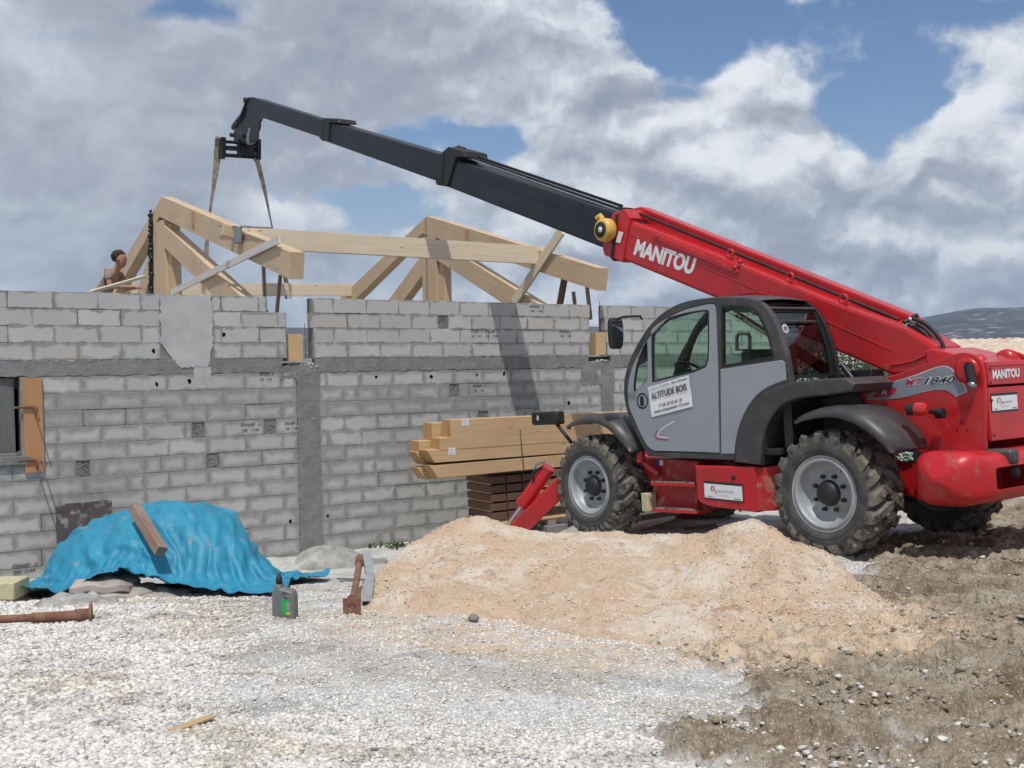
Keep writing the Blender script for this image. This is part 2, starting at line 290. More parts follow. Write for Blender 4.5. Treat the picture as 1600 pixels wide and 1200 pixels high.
def catmull(P,k=4,closed=True):
    n=len(P); out=[]
    rngi=range(n) if closed else range(n-1)
    for i in rngi:
        if closed: a,b,c,d=P[(i-1)%n],P[i],P[(i+1)%n],P[(i+2)%n]
        else: a,b,c,d=P[max(i-1,0)],P[i],P[i+1],P[min(i+2,n-1)]
        a,b,c,d=map(np.array,(a,b,c,d))
        for j in range(k):
            t=j/k; out.append(tuple(.5*((2*b)+(-a+c)*t+(2*a-5*b+4*c-d)*t*t+(-a+3*b-3*c+d)*t**3)))
    if not closed: out.append(tuple(P[-1]))
    return out
def fill2d(polys,ext,bev=0):
    """outline(s) with holes -> (verts2d+thickness, faces); thickness +-ext"""
    cu=bpy.data.curves.new('tmp','CURVE'); cu.dimensions='2D'; cu.fill_mode='BOTH'; cu.extrude=max(ext-bev,.0001); cu.bevel_depth=bev; cu.bevel_resolution=1
    if bev: cu.offset=-bev
    for P in polys:
        s=cu.splines.new('POLY'); s.points.add(len(P)-1); s.use_cyclic_u=True
        for i,q in enumerate(P): s.points[i].co=(float(q[0]),float(q[1]),0,1)
    o=bpy.data.objects.new('tmp',cu); C.objects.link(o)
    me=bpy.data.meshes.new_from_object(o.evaluated_get(bpy.context.evaluated_depsgraph_get()))
    V=[tuple(v.co) for v in me.vertices]; F=[list(p.vertices) for p in me.polygons]
    bpy.data.objects.remove(o); bpy.data.curves.remove(cu); bpy.data.meshes.remove(me); return V,F
def cdt_fill(polys,ext):
    from mathutils.geometry import delaunay_2d_cdt as cdt
    pts=[];loops=[];k=0
    for P in polys: pts+=[Vector((float(a),float(b))) for a,b in P]; loops.append(list(range(k,k+len(P)))); k+=len(P)
    E=[(l[i],l[(i+1)%len(l)]) for l in loops for i in range(len(l))]
    res=cdt(pts,E,[],0,1e-7); vv=[(v.x,v.y) for v in res[0]]; n=len(vv)
    def ins(x,y):
        c=False
        for P in polys:
            j=len(P)-1
            for i in range(len(P)):
                xi,yi=P[i];xj,yj=P[j]
                if ((yi>y)!=(yj>y)) and (x<(xj-xi)*(y-yi)/(yj-yi)+xi): c=not c
                j=i
        return c
    T=[f for f in res[2] if ins(sum(vv[i][0] for i in f)/len(f),sum(vv[i][1] for i in f)/len(f))]
    V=[(a,b,ext) for a,b in vv]+[(a,b,-ext) for a,b in vv]; F=[list(f) for f in T]+[[i+n for i in f][::-1] for f in T]
    ed={}
    for f in T:
        for i in range(len(f)):
            e=(f[i],f[(i+1)%len(f)]); ed[e]=1
    for (a,b) in ed:
        if (b,a) not in ed: F.append([b,a,a+n,b+n])
    return V,F
def slab(mb,polys,y0,y1,m=0,bev=.004,swap=False,cdt=False):
    """polys in (x,z), thickness between y0 and y1"""
    if cdt:
        V,F=cdt_fill(polys,abs(y1-y0)/2); c=(y0+y1)/2; mb.add([(v[0],c-v[2],v[1]) for v in V],F,m); return mb
    V,F=fill2d(polys,abs(y1-y0)/2,min(bev,abs(y1-y0)*.45)); c=(y0+y1)/2
    mb.add([(v[0],c-v[2],v[1]) for v in V],F,m); return mb
def text_mesh(txt,bold=0,shear=0,space=1):
    cu=bpy.data.curves.new('tmp','FONT'); cu.body=txt; cu.size=1; cu.offset=bold; cu.shear=shear; cu.extrude=0; cu.resolution_u=4; cu.space_character=space
    o=bpy.data.objects.new('tmp',cu); C.objects.link(o)
    me=bpy.data.meshes.new_from_object(o.evaluated_get(bpy.context.evaluated_depsgraph_get()))
    V=np.array([tuple(v.co)[:2] for v in me.vertices]); F=[list(p.vertices) for p in me.polygons]
    bpy.data.objects.remove(o); bpy.data.curves.remove(cu); bpy.data.meshes.remove(me)
    V=V-V.min(0); V=V/V.max(0); return V,F       # unit square
def text_on(mb,txt,O_,X,Y,bold=.0,shear=0,m=0,space=1):
    """unit-square text placed with origin O_, full-width vector X and full-height vector Y"""
    V,F=text_mesh(txt,bold,shear,space); O_,X,Y=map(lambda a:np.array(a,float),(O_,X,Y))
    mb.add([O_+X*v[0]+Y*v[1] for v in V],F,m); return mb
# ---------------------------------------------------------------- numpy noise
_T=[rng.rand(256,256) for _ in range(4)]
def vnoise(x,y,s=0):
    T=_T[s%4]; xi=np.floor(x).astype(int); yi=np.floor(y).astype(int); fx=x-xi; fy=y-yi; fx=fx*fx*(3-2*fx); fy=fy*fy*(3-2*fy)
    a=T[xi&255,yi&255]; b=T[(xi+1)&255,yi&255]; c=T[xi&255,(yi+1)&255]; d=T[(xi+1)&255,(yi+1)&255]
    return (a*(1-fx)+b*fx)*(1-fy)+(c*(1-fx)+d*fx)*fy
def fbm(x,y,oct=4,s=0,g=.5):
    x=np.asarray(x,float); y=np.asarray(y,float); r=0; a=1; t=0
    for i in range(oct): r=r+a*vnoise(x+17.3*i+s*31,y-9.1*i+s*7,s+i); t+=a; a*=g; x=x*2.03; y=y*2.03
    return r/t
def sstep(a,b,x): t=np.clip((np.asarray(x,float)-a)/(b-a),0,1); return t*t*(3-2*t)
# ---------------------------------------------------------------- frames
H0=at(1285,772,9.8); _lo,_hi=11.,14.
for _ in range(60):
    _m=(_lo+_hi)/2
    if np.linalg.norm(at(918,760,_m)-H0)<3.2: _lo=_m
    else: _hi=_m
AX=(at(918,760,_lo)-H0)/3.2; LAT=nrm(np.cross([0,0,1.],AX)); UPV=np.cross(AX,LAT)
VO=H0-LAT*1.15-UPV*.575
VM=Matrix(((AX[0],LAT[0],UPV[0],VO[0]),(AX[1],LAT[1],UPV[1],VO[1]),(AX[2],LAT[2],UPV[2],VO[2]),(0,0,0,1)))
def vp(px,py,y):          # photo point on the vehicle's plane y -> (x,z)
    d=ray(px,py); t=((VO+LAT*y-CAM)@LAT)/(d@LAT); q=CAM+d*t-VO; return (float(q@AX),float(q@UPV))
def vx(px,py,x):
    d=ray(px,py); t=((VO+AX*x-CAM)@AX)/(d@AX); q=CAM+d*t-VO; return (float(q@LAT),float(q@UPV))
def V3(px,py,y): a=vp(px,py,y); return (a[0],y,a[1])
def VL(l,y): return [vp(a,b,y) for a,b in l]
B34=R(34); DS=np.array([math.cos(B34),math.sin(B34),0]); DR=np.array([-math.sin(B34),math.cos(B34),0]); W0=np.array([0,16.27,0])
WM=Matrix(((DS[0],DR[0],0,0),(DS[1],DR[1],0,16.27),(0,0,1,0),(0,0,0,1)))
def wf(px,py,r):          # point on a plane parallel to the wall, r behind it -> (s,z)
    d=ray(px,py); t=((W0+DR*r-CAM)@DR)/(d@DR); q=CAM+d*t-W0; return (float(q@DS),float(q[2]))
def tf(px,py,s):          # point on a cross plane -> (r,z)
    d=ray(px,py); t=((W0+DS*s-CAM)@DS)/(d@DS); q=CAM+d*t-W0; return (float(q@DR),float(q[2]))
def W3(px,py,r): a=wf(px,py,r); return (a[0],r,a[1])
def T3(px,py,s): a=tf(px,py,s); return (s,a[0],a[1])
def wtilt(s): return -.010*(s+6.5)
# ---------------------------------------------------------------- ground
def ground_z(x,y):
    x=np.asarray(x,float); y=np.asarray(y,float)
    gl=np.interp(y,[0,4,7,8,10,12.5,14.3,40,200],[.08,.05,-.15,-.27,-.52,-.92,-1.05,-1.1,-3])
    u=(x-VO[0])*AX[0]+(y-VO[1])*AX[1]
    gr=np.interp(u,[-12,-6,4.4,7,30,150],[.1,.09,-.60,-.85,-1.1,-3])
    w=sstep(-1.0,1.6,x-.05*(y-6)); g=gl*(1-w)+gr*w
    far=sstep(60,400,np.hypot(x,y)); return g*(1-far)+(-6)*far
def mudmask(x,y):
    xb=np.where(y<6.3,.95+.12*(6.3-y),1.05+(y-6.3)*.62)
    n=fbm(x*1.3,y*1.3,4,1)-.5; n2=fbm(x*9,y*9,3,3)-.5
    m=sstep(-.18,.20,x-xb+n*2.3+n2*.9)
    return m*(1-sstep(12.6,14.6,y+n*2))
def stones_big(x,y):      # where coarse gravel lies
    a=sstep(-.9,-1.6,x+.18*(y-4)) ; b=sstep(5.2,4.4,y+.0*x); n=fbm(x*.9+5,y*.9,3,2)
    return np.clip(a*.9+b*.75*sstep(.40,.55,n)+b*.45,0,1)
def sandmask(x,y):
    n=(fbm(x*2,y*2,4,2)-.5)*.9
    d=np.hypot((x-.75)/2.15,(y-7.1+.10*(x-.5))/1.25)+n*.35
    return sstep(1.12,.80,d)*.85
def patch_map(x,y):
    a=sstep(.50,.64,fbm(x*.9+3,y*1.6,5,1)); b=sstep(.52,.62,fbm(x*2.6,y*3.2+7,5,2)); return a,b
def ground():
    rad=np.concatenate([np.linspace(.3,2.6,12)[:-1],2.6*np.power(1.0062,np.arange(0,330)),2.6*1.0062**330*np.power(1.045,np.arange(1,140))])
    rad=rad[rad<3950]
    az=np.concatenate([np.linspace(-180,-36,24)[:-1],np.linspace(-36,36,820),np.linspace(36,180,24)[1:-1]]); az=np.radians(az)
    Rr,A=np.meshgrid(rad,az,indexing='ij'); X=Rr*np.sin(A); Y=Rr*np.cos(A)
    near=sstep(40,20,Rr)
    mud=mudmask(X,Y)
    gnd=ground_z(X,Y)
    n1=fbm(X*2.2,Y*2.2,5,0)-.5; n2=fbm(X*14,Y*14,4,1)-.5; rid=np.abs(fbm(X*5,Y*5,4,2)-.5); n3=.5-np.abs(fbm(X*22,Y*22,3,3)-.5)*4
    # tyre ruts curving through the mud on the right
    q=np.sin((X*.75+Y*.45+ .35*np.sin(Y*.8))*11+n1*9+n2*3); an=fbm(X*7+Y*4,Y*16-X*5,4,3)-.5
    Z=gnd+near*(n1*.10+n2*.012*(1-mud)+mud*(n2*.07+rid*-.16+.045+q*.020+n3*.022+an*.045))
    nr,na=Z.shape
    V=np.stack([X,Y,Z],-1).reshape(-1,3)
    me=bpy.data.meshes.new('ground'); idx=np.arange(nr*na).reshape(nr,na)
    j2=np.roll(idx,-1,axis=1)
    q=np.stack([idx[:-1],idx[1:],j2[1:],j2[:-1]],-1).reshape(-1,4)[:, ::-1]
    me.vertices.add(len(V)+1); co=np.vstack([V,[[0,0,.08]]]).astype(np.float32); me.vertices.foreach_set('co',co.ravel())
    c=len(V); tri=np.stack([idx[0],j2[0],np.full(na,c)],-1)[:, ::-1]
    nl=len(q)*4+len(tri)*3; me.loops.add(nl); me.loops.foreach_set('vertex_index',np.concatenate([q.ravel(),tri.ravel()]).astype(np.int32))
    me.polygons.add(len(q)+len(tri)); st=np.concatenate([np.arange(len(q))*4,len(q)*4+np.arange(len(tri))*3]).astype(np.int32); me.polygons.foreach_set('loop_start',st)
    me.update(calc_edges=True); me.validate()
    me.polygons.foreach_set('use_smooth',[True]*len(me.polygons))
    pa,pb=patch_map(X,Y); at2=me.attributes.new('gp','FLOAT_COLOR','POINT'); c2=np.zeros((len(co),4),np.float32); c2[:-1,0]=pa.ravel(); c2[:-1,1]=pb.ravel(); at2.data.foreach_set('color',c2.ravel())
    at_=me.attributes.new('gm','FLOAT_COLOR','POINT'); big=stones_big(X,Y)
    col=np.zeros((len(co),4),np.float32); col[:-1,0]=mud.ravel(); col[:-1,1]=big.ravel(); col[:-1,2]=sandmask(X,Y).ravel(); col[:,3]=1; at_.data.foreach_set('color',col.ravel())
    o=bpy.data.objects.new('ground',me); C.objects.link(o); o['kind']='structure'
    m=bpy.data.materials.new('gravel_and_mud_ground'); m.use_nodes=True; nt=m.node_tree; N=nt.nodes; L=nt.links; b=N['Principled BSDF']; b.inputs['Roughness'].default_value=.95; b.inputs['Specular IOR Level'].default_value=.2
    tc=N.new('ShaderNodeTexCoord'); a=N.new('ShaderNodeAttribute'); a.attribute_name='gm'; sp=N.new('ShaderNodeSeparateColor'); L.new(a.outputs['Color'],sp.inputs[0])
    def noise(s,d=6,r=.6):
        n=N.new('ShaderNodeTexNoise'); n.inputs['Scale'].default_value=s; n.inputs['Detail'].default_value=d; n.inputs['Roughness'].default_value=r; L.new(tc.outputs['Object'],n.inputs['Vector']); return n.outputs['Fac']
    def rmp(f,lo,hi,a=0,b=1):
        r=N.new('ShaderNodeMapRange'); L.new(f,r.inputs[0]); r.inputs[1].default_value=lo; r.inputs[2].default_value=hi; r.inputs[3].default_value=a; r.inputs[4].default_value=b; return r.outputs[0]
    def mix(f,c1,c2):
        x=N.new('ShaderNodeMix'); x.data_type='RGBA'; L.new(f,x.inputs[0])
        for i,c_ in ((6,c1),(7,c2)):
            if isinstance(c_,tuple): x.inputs[i].default_value=(*c_,1)
            else: L.new(c_,x.inputs[i])
        return x.outputs[2]
    vo=N.new('ShaderNodeTexVoronoi'); vo.inputs['Scale'].default_value=55; L.new(tc.outputs['Object'],vo.inputs['Vector'])
    vo2=N.new('ShaderNodeTexVoronoi'); vo2.inputs['Scale'].default_value=130; L.new(tc.outputs['Object'],vo2.inputs['Vector'])
    sepv=N.new('ShaderNodeSeparateColor'); L.new(vo.outputs['Color'],sepv.inputs[0])
    sepv2=N.new('ShaderNodeSeparateColor'); L.new(vo2.outputs['Color'],sepv2.inputs[0])
    g=mix(rmp(sepv.outputs[0],0,1),(.54,.535,.52),(.76,.755,.74))
    g=mix(rmp(sepv2.outputs[1],.6,1,0,.55),g,(.33,.325,.31))
    g=mix(rmp(vo.outputs['Distance'],.4,.8,0,.35),g,(.30,.29,.265))
    a2=N.new('ShaderNodeAttribute'); a2.attribute_name='gp'; sp2=N.new('ShaderNodeSeparateColor'); L.new(a2.outputs['Color'],sp2.inputs[0])
    g=mix(rmp(sp2.outputs[0],0,1,0,.50),g,(.38,.36,.315)); g=mix(rmp(sp2.outputs[1],0,1,0,.40),g,(.32,.31,.295))
    g=mix(rmp(noise(.7,6,.6),.56,.70,0,.55),g,(.42,.34,.235))
    g=mix(rmp(noise(3.5,7,.7),.58,.72,0,.7),g,(.25,.245,.235))
    md=mix(rmp(noise(5,9,.72),.40,.62),(.19,.135,.085),(.40,.335,.245))
    md=mix(rmp(noise(1.3,6,.6),.46,.64,0,.8),md,(.42,.38,.30))
    md=mix(rmp(noise(22,7,.7),.54,.70,0,.75),md,(.085,.055,.034))
    md=mix(rmp(noise(.9,5,.6),.50,.62,0,.55),md,(.17,.115,.072))
    md=mix(rmp(noise(2.2,8,.65),.60,.70,0,.75),md,(.47,.46,.43))
    md=mix(rmp(sepv2.outputs[0],.90,1,0,.8),md,(.55,.52,.47))
    sn=mix(rmp(noise(5,7,.65),.4,.7),(.60,.45,.31),(.66,.56,.44))
    sfac=N.new('ShaderNodeMath'); sfac.operation='MULTIPLY'; sfac.use_clamp=True; L.new(sp.outputs[2],sfac.inputs[0]); L.new(rmp(noise(8,8,.7),.35,.62,0,1.6),sfac.inputs[1])
    L.new(mix(sfac.outputs[0],mix(sp.outputs[0],g,md),sn),b.inputs['Base Color'])
    bp=N.new('ShaderNodeBump'); bp.inputs['Distance'].default_value=.012; bp.inputs['Strength'].default_value=.8; L.new(vo.outputs['Distance'],bp.inputs['Height'])
    bp2=N.new('ShaderNodeBump'); bp2.inputs['Distance'].default_value=.02; bp2.inputs['Strength'].default_value=.8; L.new(noise(30,9,.7),bp2.inputs['Height']); L.new(bp.outputs[0],bp2.inputs['Normal']); L.new(bp2.outputs[0],b.inputs['Normal'])
    me.materials.append(m); return o
ground()
ICO_V=None
def ico():
    global ICO_V
    if ICO_V is None:
        bm=bmesh.new(); bmesh.ops.create_icosphere(bm,subdivisions=1,radius=1); ICO_V=(np.array([v.co[:] for v in bm.verts]),np.array([[v.index for v in f.verts] for f in bm.faces])); bm.free()
    return ICO_V
def rocks(name,P,S,col,material,seed=1,flat=.6,label=None,cat=None,smooth=False):
    """P (n,3) centres, S sizes; every pebble a squashed random lump"""
    r=np.random.RandomState(seed); iv,ifc=ico(); n=len(P); nv=len(iv)
    sc=np.stack([1+.5*r.rand(n),.75+.35*r.rand(n),flat*(.7+.6*r.rand(n))],-1)
    V=iv[None]*(1+.45*(r.rand(n,nv,1)-.5)); V=V*sc[:,None,:]
    a=r.rand(n)*6.283; ti=(r.rand(n)-.5)*.9
    ct,st=np.cos(ti),np.sin(ti); y=V[...,1]*ct[:,None]-V[...,2]*st[:,None]; z=V[...,1]*st[:,None]+V[...,2]*ct[:,None]; x=V[...,0]
    ca,sa=np.cos(a)[:,None],np.sin(a)[:,None]; V=np.stack([x*ca-y*sa,x*sa+y*ca,z],-1)*S[:,None,None]+P[:,None,:]
    F=(ifc[None]+(np.arange(n)*nv)[:,None,None]).reshape(-1,3)
    me=bpy.data.meshes.new(name); me.vertices.add(n*nv); me.vertices.foreach_set('co',V.astype(np.float32).ravel())
    me.loops.add(F.size); me.loops.foreach_set('vertex_index',F.astype(np.int32).ravel()); me.polygons.add(len(F)); me.polygons.foreach_set('loop_start',(np.arange(len(F))*3).astype(np.int32))
    me.update(calc_edges=True)
    at_=me.attributes.new('pc','FLOAT_COLOR','POINT'); c=np.ones((n,nv,4),np.float32); c[:,:,:3]=col[:,None,:]; at_.data.foreach_set('color',c.ravel())
    me.materials.append(material); o=bpy.data.objects.new(name,me); C.objects.link(o); o['kind']='stuff'
    if label: o['label']=label
    if cat: o['category']=cat
    return o
def attr_mat(name,attr,bump=(60,.5,.004),rough=.93,mul=1):
    m=bpy.data.materials.new(name); m.use_nodes=True; N=m.node_tree.nodes; L=m.node_tree.links; b=N['Principled BSDF']; b.inputs['Roughness'].default_value=rough; b.inputs['Specular IOR Level'].default_value=.25
    a=N.new('ShaderNodeAttribute'); a.attribute_name=attr; tc=N.new('ShaderNodeTexCoord'); n=N.new('ShaderNodeTexNoise'); n.inputs['Scale'].default_value=bump[0]; n.inputs['Detail'].default_value=6; L.new(tc.outputs['Object'],n.inputs['Vector'])
    r=N.new('ShaderNodeMapRange'); L.new(n.outputs['Fac'],r.inputs[0]); r.inputs[1].default_value=.3; r.inputs[2].default_value=.75; r.inputs[3].default_value=1.12; r.inputs[4].default_value=.75
    v=N.new('ShaderNodeVectorMath'); v.operation='SCALE'; L.new(a.outputs['Color'],v.inputs[0]); L.new(r.outputs[0],v.inputs['Scale']); L.new(v.outputs[0],b.inputs['Base Color'])
    bp=N.new('ShaderNodeBump'); bp.inputs['Strength'].default_value=bump[1]; bp.inputs['Distance'].default_value=bump[2]; L.new(n.outputs['Fac'],bp.inputs['Height']); L.new(bp.outputs[0],b.inputs['Normal']); return m
def gnoise(X,Y): return (fbm(X*2.2,Y*2.2,5,0)-.5)*.10
def scatter():
    r=np.random.RandomState(5); m=attr_mat('pebbles','pc')
    n=190000; y=3.1*np.power(10.0/3.1,r.rand(n)**.95); t_=r.rand(n)*2-1; x=np.sign(t_)*np.where(np.abs(t_)<.8,np.abs(t_)*.78,.624+(np.abs(t_)-.8)*2.2)*y
    mud=mudmask(x,y); big=stones_big(x,y)
    keep=(r.rand(n)<(.45+.55*big))&(r.rand(n)>mud*.88); x,y,big,mud=x[keep],y[keep],big[keep],mud[keep]
    s=.0042+.0060*r.rand(len(x))+big*.011*r.rand(len(x))**2; s=s*(.8+.05*y)
    z=ground_z(x,y)+gnoise(x,y)+s*.15
    g=.54+.26*r.rand(len(x)); w=r.rand(len(x)); col=np.stack([g,g*(.985-.05*w),g*(.955-.13*w)],-1)
    pa,pb=patch_map(x,y); pj=fbm(x*9,y*9,3,3); col*=(1-.24*pa*sstep(.3,.7,pj)-.20*pb*sstep(.3,.6,pj))[:,None]; col*=np.stack([np.ones_like(pa),1-.03*pa,1-.11*pa],-1); col*=np.where(r.rand(len(x))<.07,.55,1)[:,None]
    rocks('gravel',np.stack([x,y,z],-1),s,col,m,3,label='white crushed stone gravel covering the yard',cat='gravel')
    n=30000; y=3.1*np.power(11.5/3.1,r.rand(n)); x=r.rand(n)*.62*y+.0
    mud=mudmask(x,y); k=(r.rand(n)<mud); x,y=x[k],y[k]; s=.003+.020*r.rand(len(x))**5; s*=(.75+.05*y); bnk=fbm(x*3,y*3,3,1)>.47; x,y,s=x[bnk],y[bnk],s[bnk]; z=ground_z(x,y)+gnoise(x,y)+.015*0+(fbm(x*14,y*14,4,1)-.5)*.07-np.abs(fbm(x*5,y*5,4,2)-.5)*.16+.04-s*.05+(.5-np.abs(fbm(x*22,y*22,3,3)-.5)*4)*.022+(fbm(x*7+y*4,y*16-x*5,4,3)-.5)*.045
    g=.8+.5*r.rand(len(x)); g=g*(.7+.6*fbm(x*1.5,y*1.5,3,2)); col=np.stack([.27*g,.225*g,.165*g],-1); wh=r.rand(len(x))<.16+.5*sstep(5.2,4.3,y)*sstep(2.2,1.2,x); col[wh]=np.stack([.5*g[wh]]*3,-1)*[1,.97,.9]
    rocks('mud_clods',np.stack([x,y,z],-1),s,col,m,4,flat=.55,label='brown mud clods and stones churned up beside the sand heap',cat='mud')
scatter()
# ---------------------------------------------------------------- sand heap
def sand():
    ridge=[(548,925,8.7),(575,905,9.0),(600,886,9.3),(640,852,9.7),(680,826,9.9),(720,812,9.9),(760,812,9.9),(800,827,9.8),(850,834,9.7),(900,832,9.6),(950,830,9.5),(1000,838,9.4),(1060,839,9.2),(1100,836,9.0),(1130,822,8.8),(1175,816,8.7),(1210,826,8.5),(1240,846,8.3),(1285,862,8.1),(1315,882,7.9),(1335,912,7.7),(1370,940,7.4),(1410,965,7.1),(1440,985,6.8)]
    front=[(548,950),(620,958),(700,962),(800,966),(860,985),(930,1000),(1000,1008),(1100,1010),(1200,1008),(1300,995),(1380,985),(1440,988)]
    px=np.array([a[0] for a in ridge],float); azr=(px-800)/1700
    zr=np.array([at(a,b,c)[2] for a,b,c in ridge]); yr=np.array([c for a,b,c in ridge])
    fy=[]
    for a,b in front:
        y=6.
        for _ in range(30):
            q=at(a,b,y); g=float(ground_z(q[0],q[1])); y=float(gz(a,b,g+.01)[1])
        fy.append(y)
    azf=(np.array([a for a,b in front])-800)/1700; fy=np.array(fy)
    A=np.linspace(azr[0]-.02,azr[-1]+.03,620); U=np.linspace(-.08,1.45,420)
    AA,UU=np.meshgrid(A,U,indexing='ij')
    Yf=np.interp(AA,azf,fy); Yr=np.interp(AA,azr,yr); Zr=np.interp(AA,azr,zr)
    wob=(fbm(AA*25,UU*3,3,1)-.5)*.35
    Yg=np.where(UU<1,Yf+(Yr-Yf)*UU,Yr+(UU-1)*1.9); Xg=AA*Yg
    G=ground_z(Xg,Yg)+gnoise(Xg,Yg)
    Gr=ground_z(AA*Yr,Yr); H=np.maximum(Zr-Gr,0)
    t=np.clip(UU+wob*.3*(UU<1)*(1-UU)*UU*4,0,1); prof=np.where(UU<1,.16*np.minimum(t*6,1)*(1-t)+np.power(t,1.55)*.95+.05*np.sin(t*9)*(1-t)*t*2,np.clip(1-((UU-1)/.42),0,1)**.9)
    prof=np.where(UU>=1,np.clip(1-((UU-1)/.42),0,1)**.85,prof)
    fade=sstep(azr[0]-.01,azr[0]+.012,AA)*sstep(azr[-1]+.025,azr[-1]-.01,AA)
    n1=fbm(Xg*3,Yg*3,5,0)-.5; n2=fbm(Xg*10,Yg*10,5,1,.6)-.5; n3=np.abs(fbm(Xg*5+3,Yg*5,4,2)-.5)
    e=sstep(-.02,.12,UU)*sstep(1.42,1.25,UU)
    keepridge=1-.7*np.exp(-((UU-1)/.12)**2)
    Z=G+e*fade*(H*prof+(n1*.15*keepridge+n2*.035-n3*.15*keepridge*(.3+1.4*sstep(.5,.62,fbm(Xg*1.2,Yg*1.2,2,3)))+.02))-.045*(1-sstep(-.08,.0,UU))-.05*(1-fade)-.05*sstep(1.38,1.45,UU)
    mb=MB(); nr,na=Z.shape; me=bpy.data.meshes.new('sand_heap'); V=np.stack([Xg,Yg,Z],-1).reshape(-1,3); base=np.array([float(np.mean(Xg)),8.5,-.35]); idx=np.arange(nr*na).reshape(nr,na)
    q=np.stack([idx[:-1,:-1],idx[1:,:-1],idx[1:,1:],idx[:-1,1:]],-1).reshape(-1,4)
    me.vertices.add(len(V)); me.vertices.foreach_set('co',(V-base).astype(np.float32).ravel()); me.loops.add(q.size); me.loops.foreach_set('vertex_index',q.astype(np.int32).ravel()); me.polygons.add(len(q)); me.polygons.foreach_set('loop_start',(np.arange(len(q))*4).astype(np.int32)); me.update(calc_edges=True)
    me.polygons.foreach_set('use_smooth',[True]*len(q))
    m=mat('orange_sand',(.61,.455,.32),.95,var=(2.2,(.70,.62,.52),.46,.64,9),var2=(5,(.49,.33,.22),.54,.68,10),bump=(32,1.0,.035),spec=.2)
    me.materials.append(m); o=bpy.data.objects.new('sand_heap',me); C.objects.link(o); o.location=base
    o['label']='long low heap of pale orange sand in front of the lifting machine'; o['category']='sand heap'
    r=np.random.RandomState(9); k=r.choice(len(V),26000); P=V[k]+r.randn(len(k),3)*.01; P[:,2]=V[k,2]; s=.0025+.009*r.rand(len(k))**4
    msk=(fade.ravel()[k]>.9)&(UU.ravel()[k]>.02)&(UU.ravel()[k]<1.2); P=P[msk]; s=s[msk]; g=.85+.25*r.rand(len(P)); col=np.stack([.64*g,.54*g,.43*g],-1)
    rocks('sand_crumbs',P,s,col,attr_mat('sand_crumbs','pc'),6,flat=.9,label='small crumbs and pebbles lying over the sand heap',cat='sand')
sand()
# ---------------------------------------------------------------- hills
def hills():
    az=np.radians(np.linspace(-60,60,900)); rr=np.linspace(0,1,40)
    pts=[(-900,520),(0,508),(700,512),(930,507),(1200,520),(1400,503),(1440,497),(1470,492),(1500,487),(1530,483),(1600,483),(1900,478),(2400,500)]
    pa=np.array([math.atan((a-800)/1700) for a,b in pts]); ph=np.array([(553-(a-500)*.0175-b)/1700 for a,b in pts])
    A,Q=np.meshgrid(az,rr,indexing='ij'); D=1500+1300*Q; Hh=np.interp(A,pa,ph)*2800
    X=D*np.sin(A); Y=D*np.cos(A); n=fbm(X/160,Y/160,6,1)-.5; n2=fbm(X/30,Y/30,4,2)-.5
    Z=-8+ (Hh+9)*np.power(Q,.85)*(1+.35*n*(1-Q))+n2*7*(.3+Q*.2)+n*22*(Q*(1-Q))*3
    V=np.stack([X,Y,Z],-1).reshape(-1,3); nr,na=Z.shape; idx=np.arange(nr*na).reshape(nr,na)
    q=np.stack([idx[:-1,:-1],idx[1:,:-1],idx[1:,1:],idx[:-1,1:]],-1).reshape(-1,4)
    # back slope so the range has body
    mb=MB(); mb.add(V,q.tolist(),sm=True)
    Xb=3600*np.sin(az); Yb=3600*np.cos(az); top=V.reshape(nr,na,3)[:,-1]; bk=np.stack([Xb,Yb,np.full(nr,-10.)],-1)
    vv=np.vstack([top,bk]); mb.add(vv,[(i,i+1,nr+i+1,nr+i) for i in range(nr-1)],sm=True)
    m=mat('garrigue_hillside',(.040,.045,.048),.95,var=(.045,(.27,.26,.25),.53,.64,12),var2=(.007,(.028,.034,.036),.48,.58,8),coords='Object')
    o=mb.build('hills',m); o['kind']='structure'
hills()
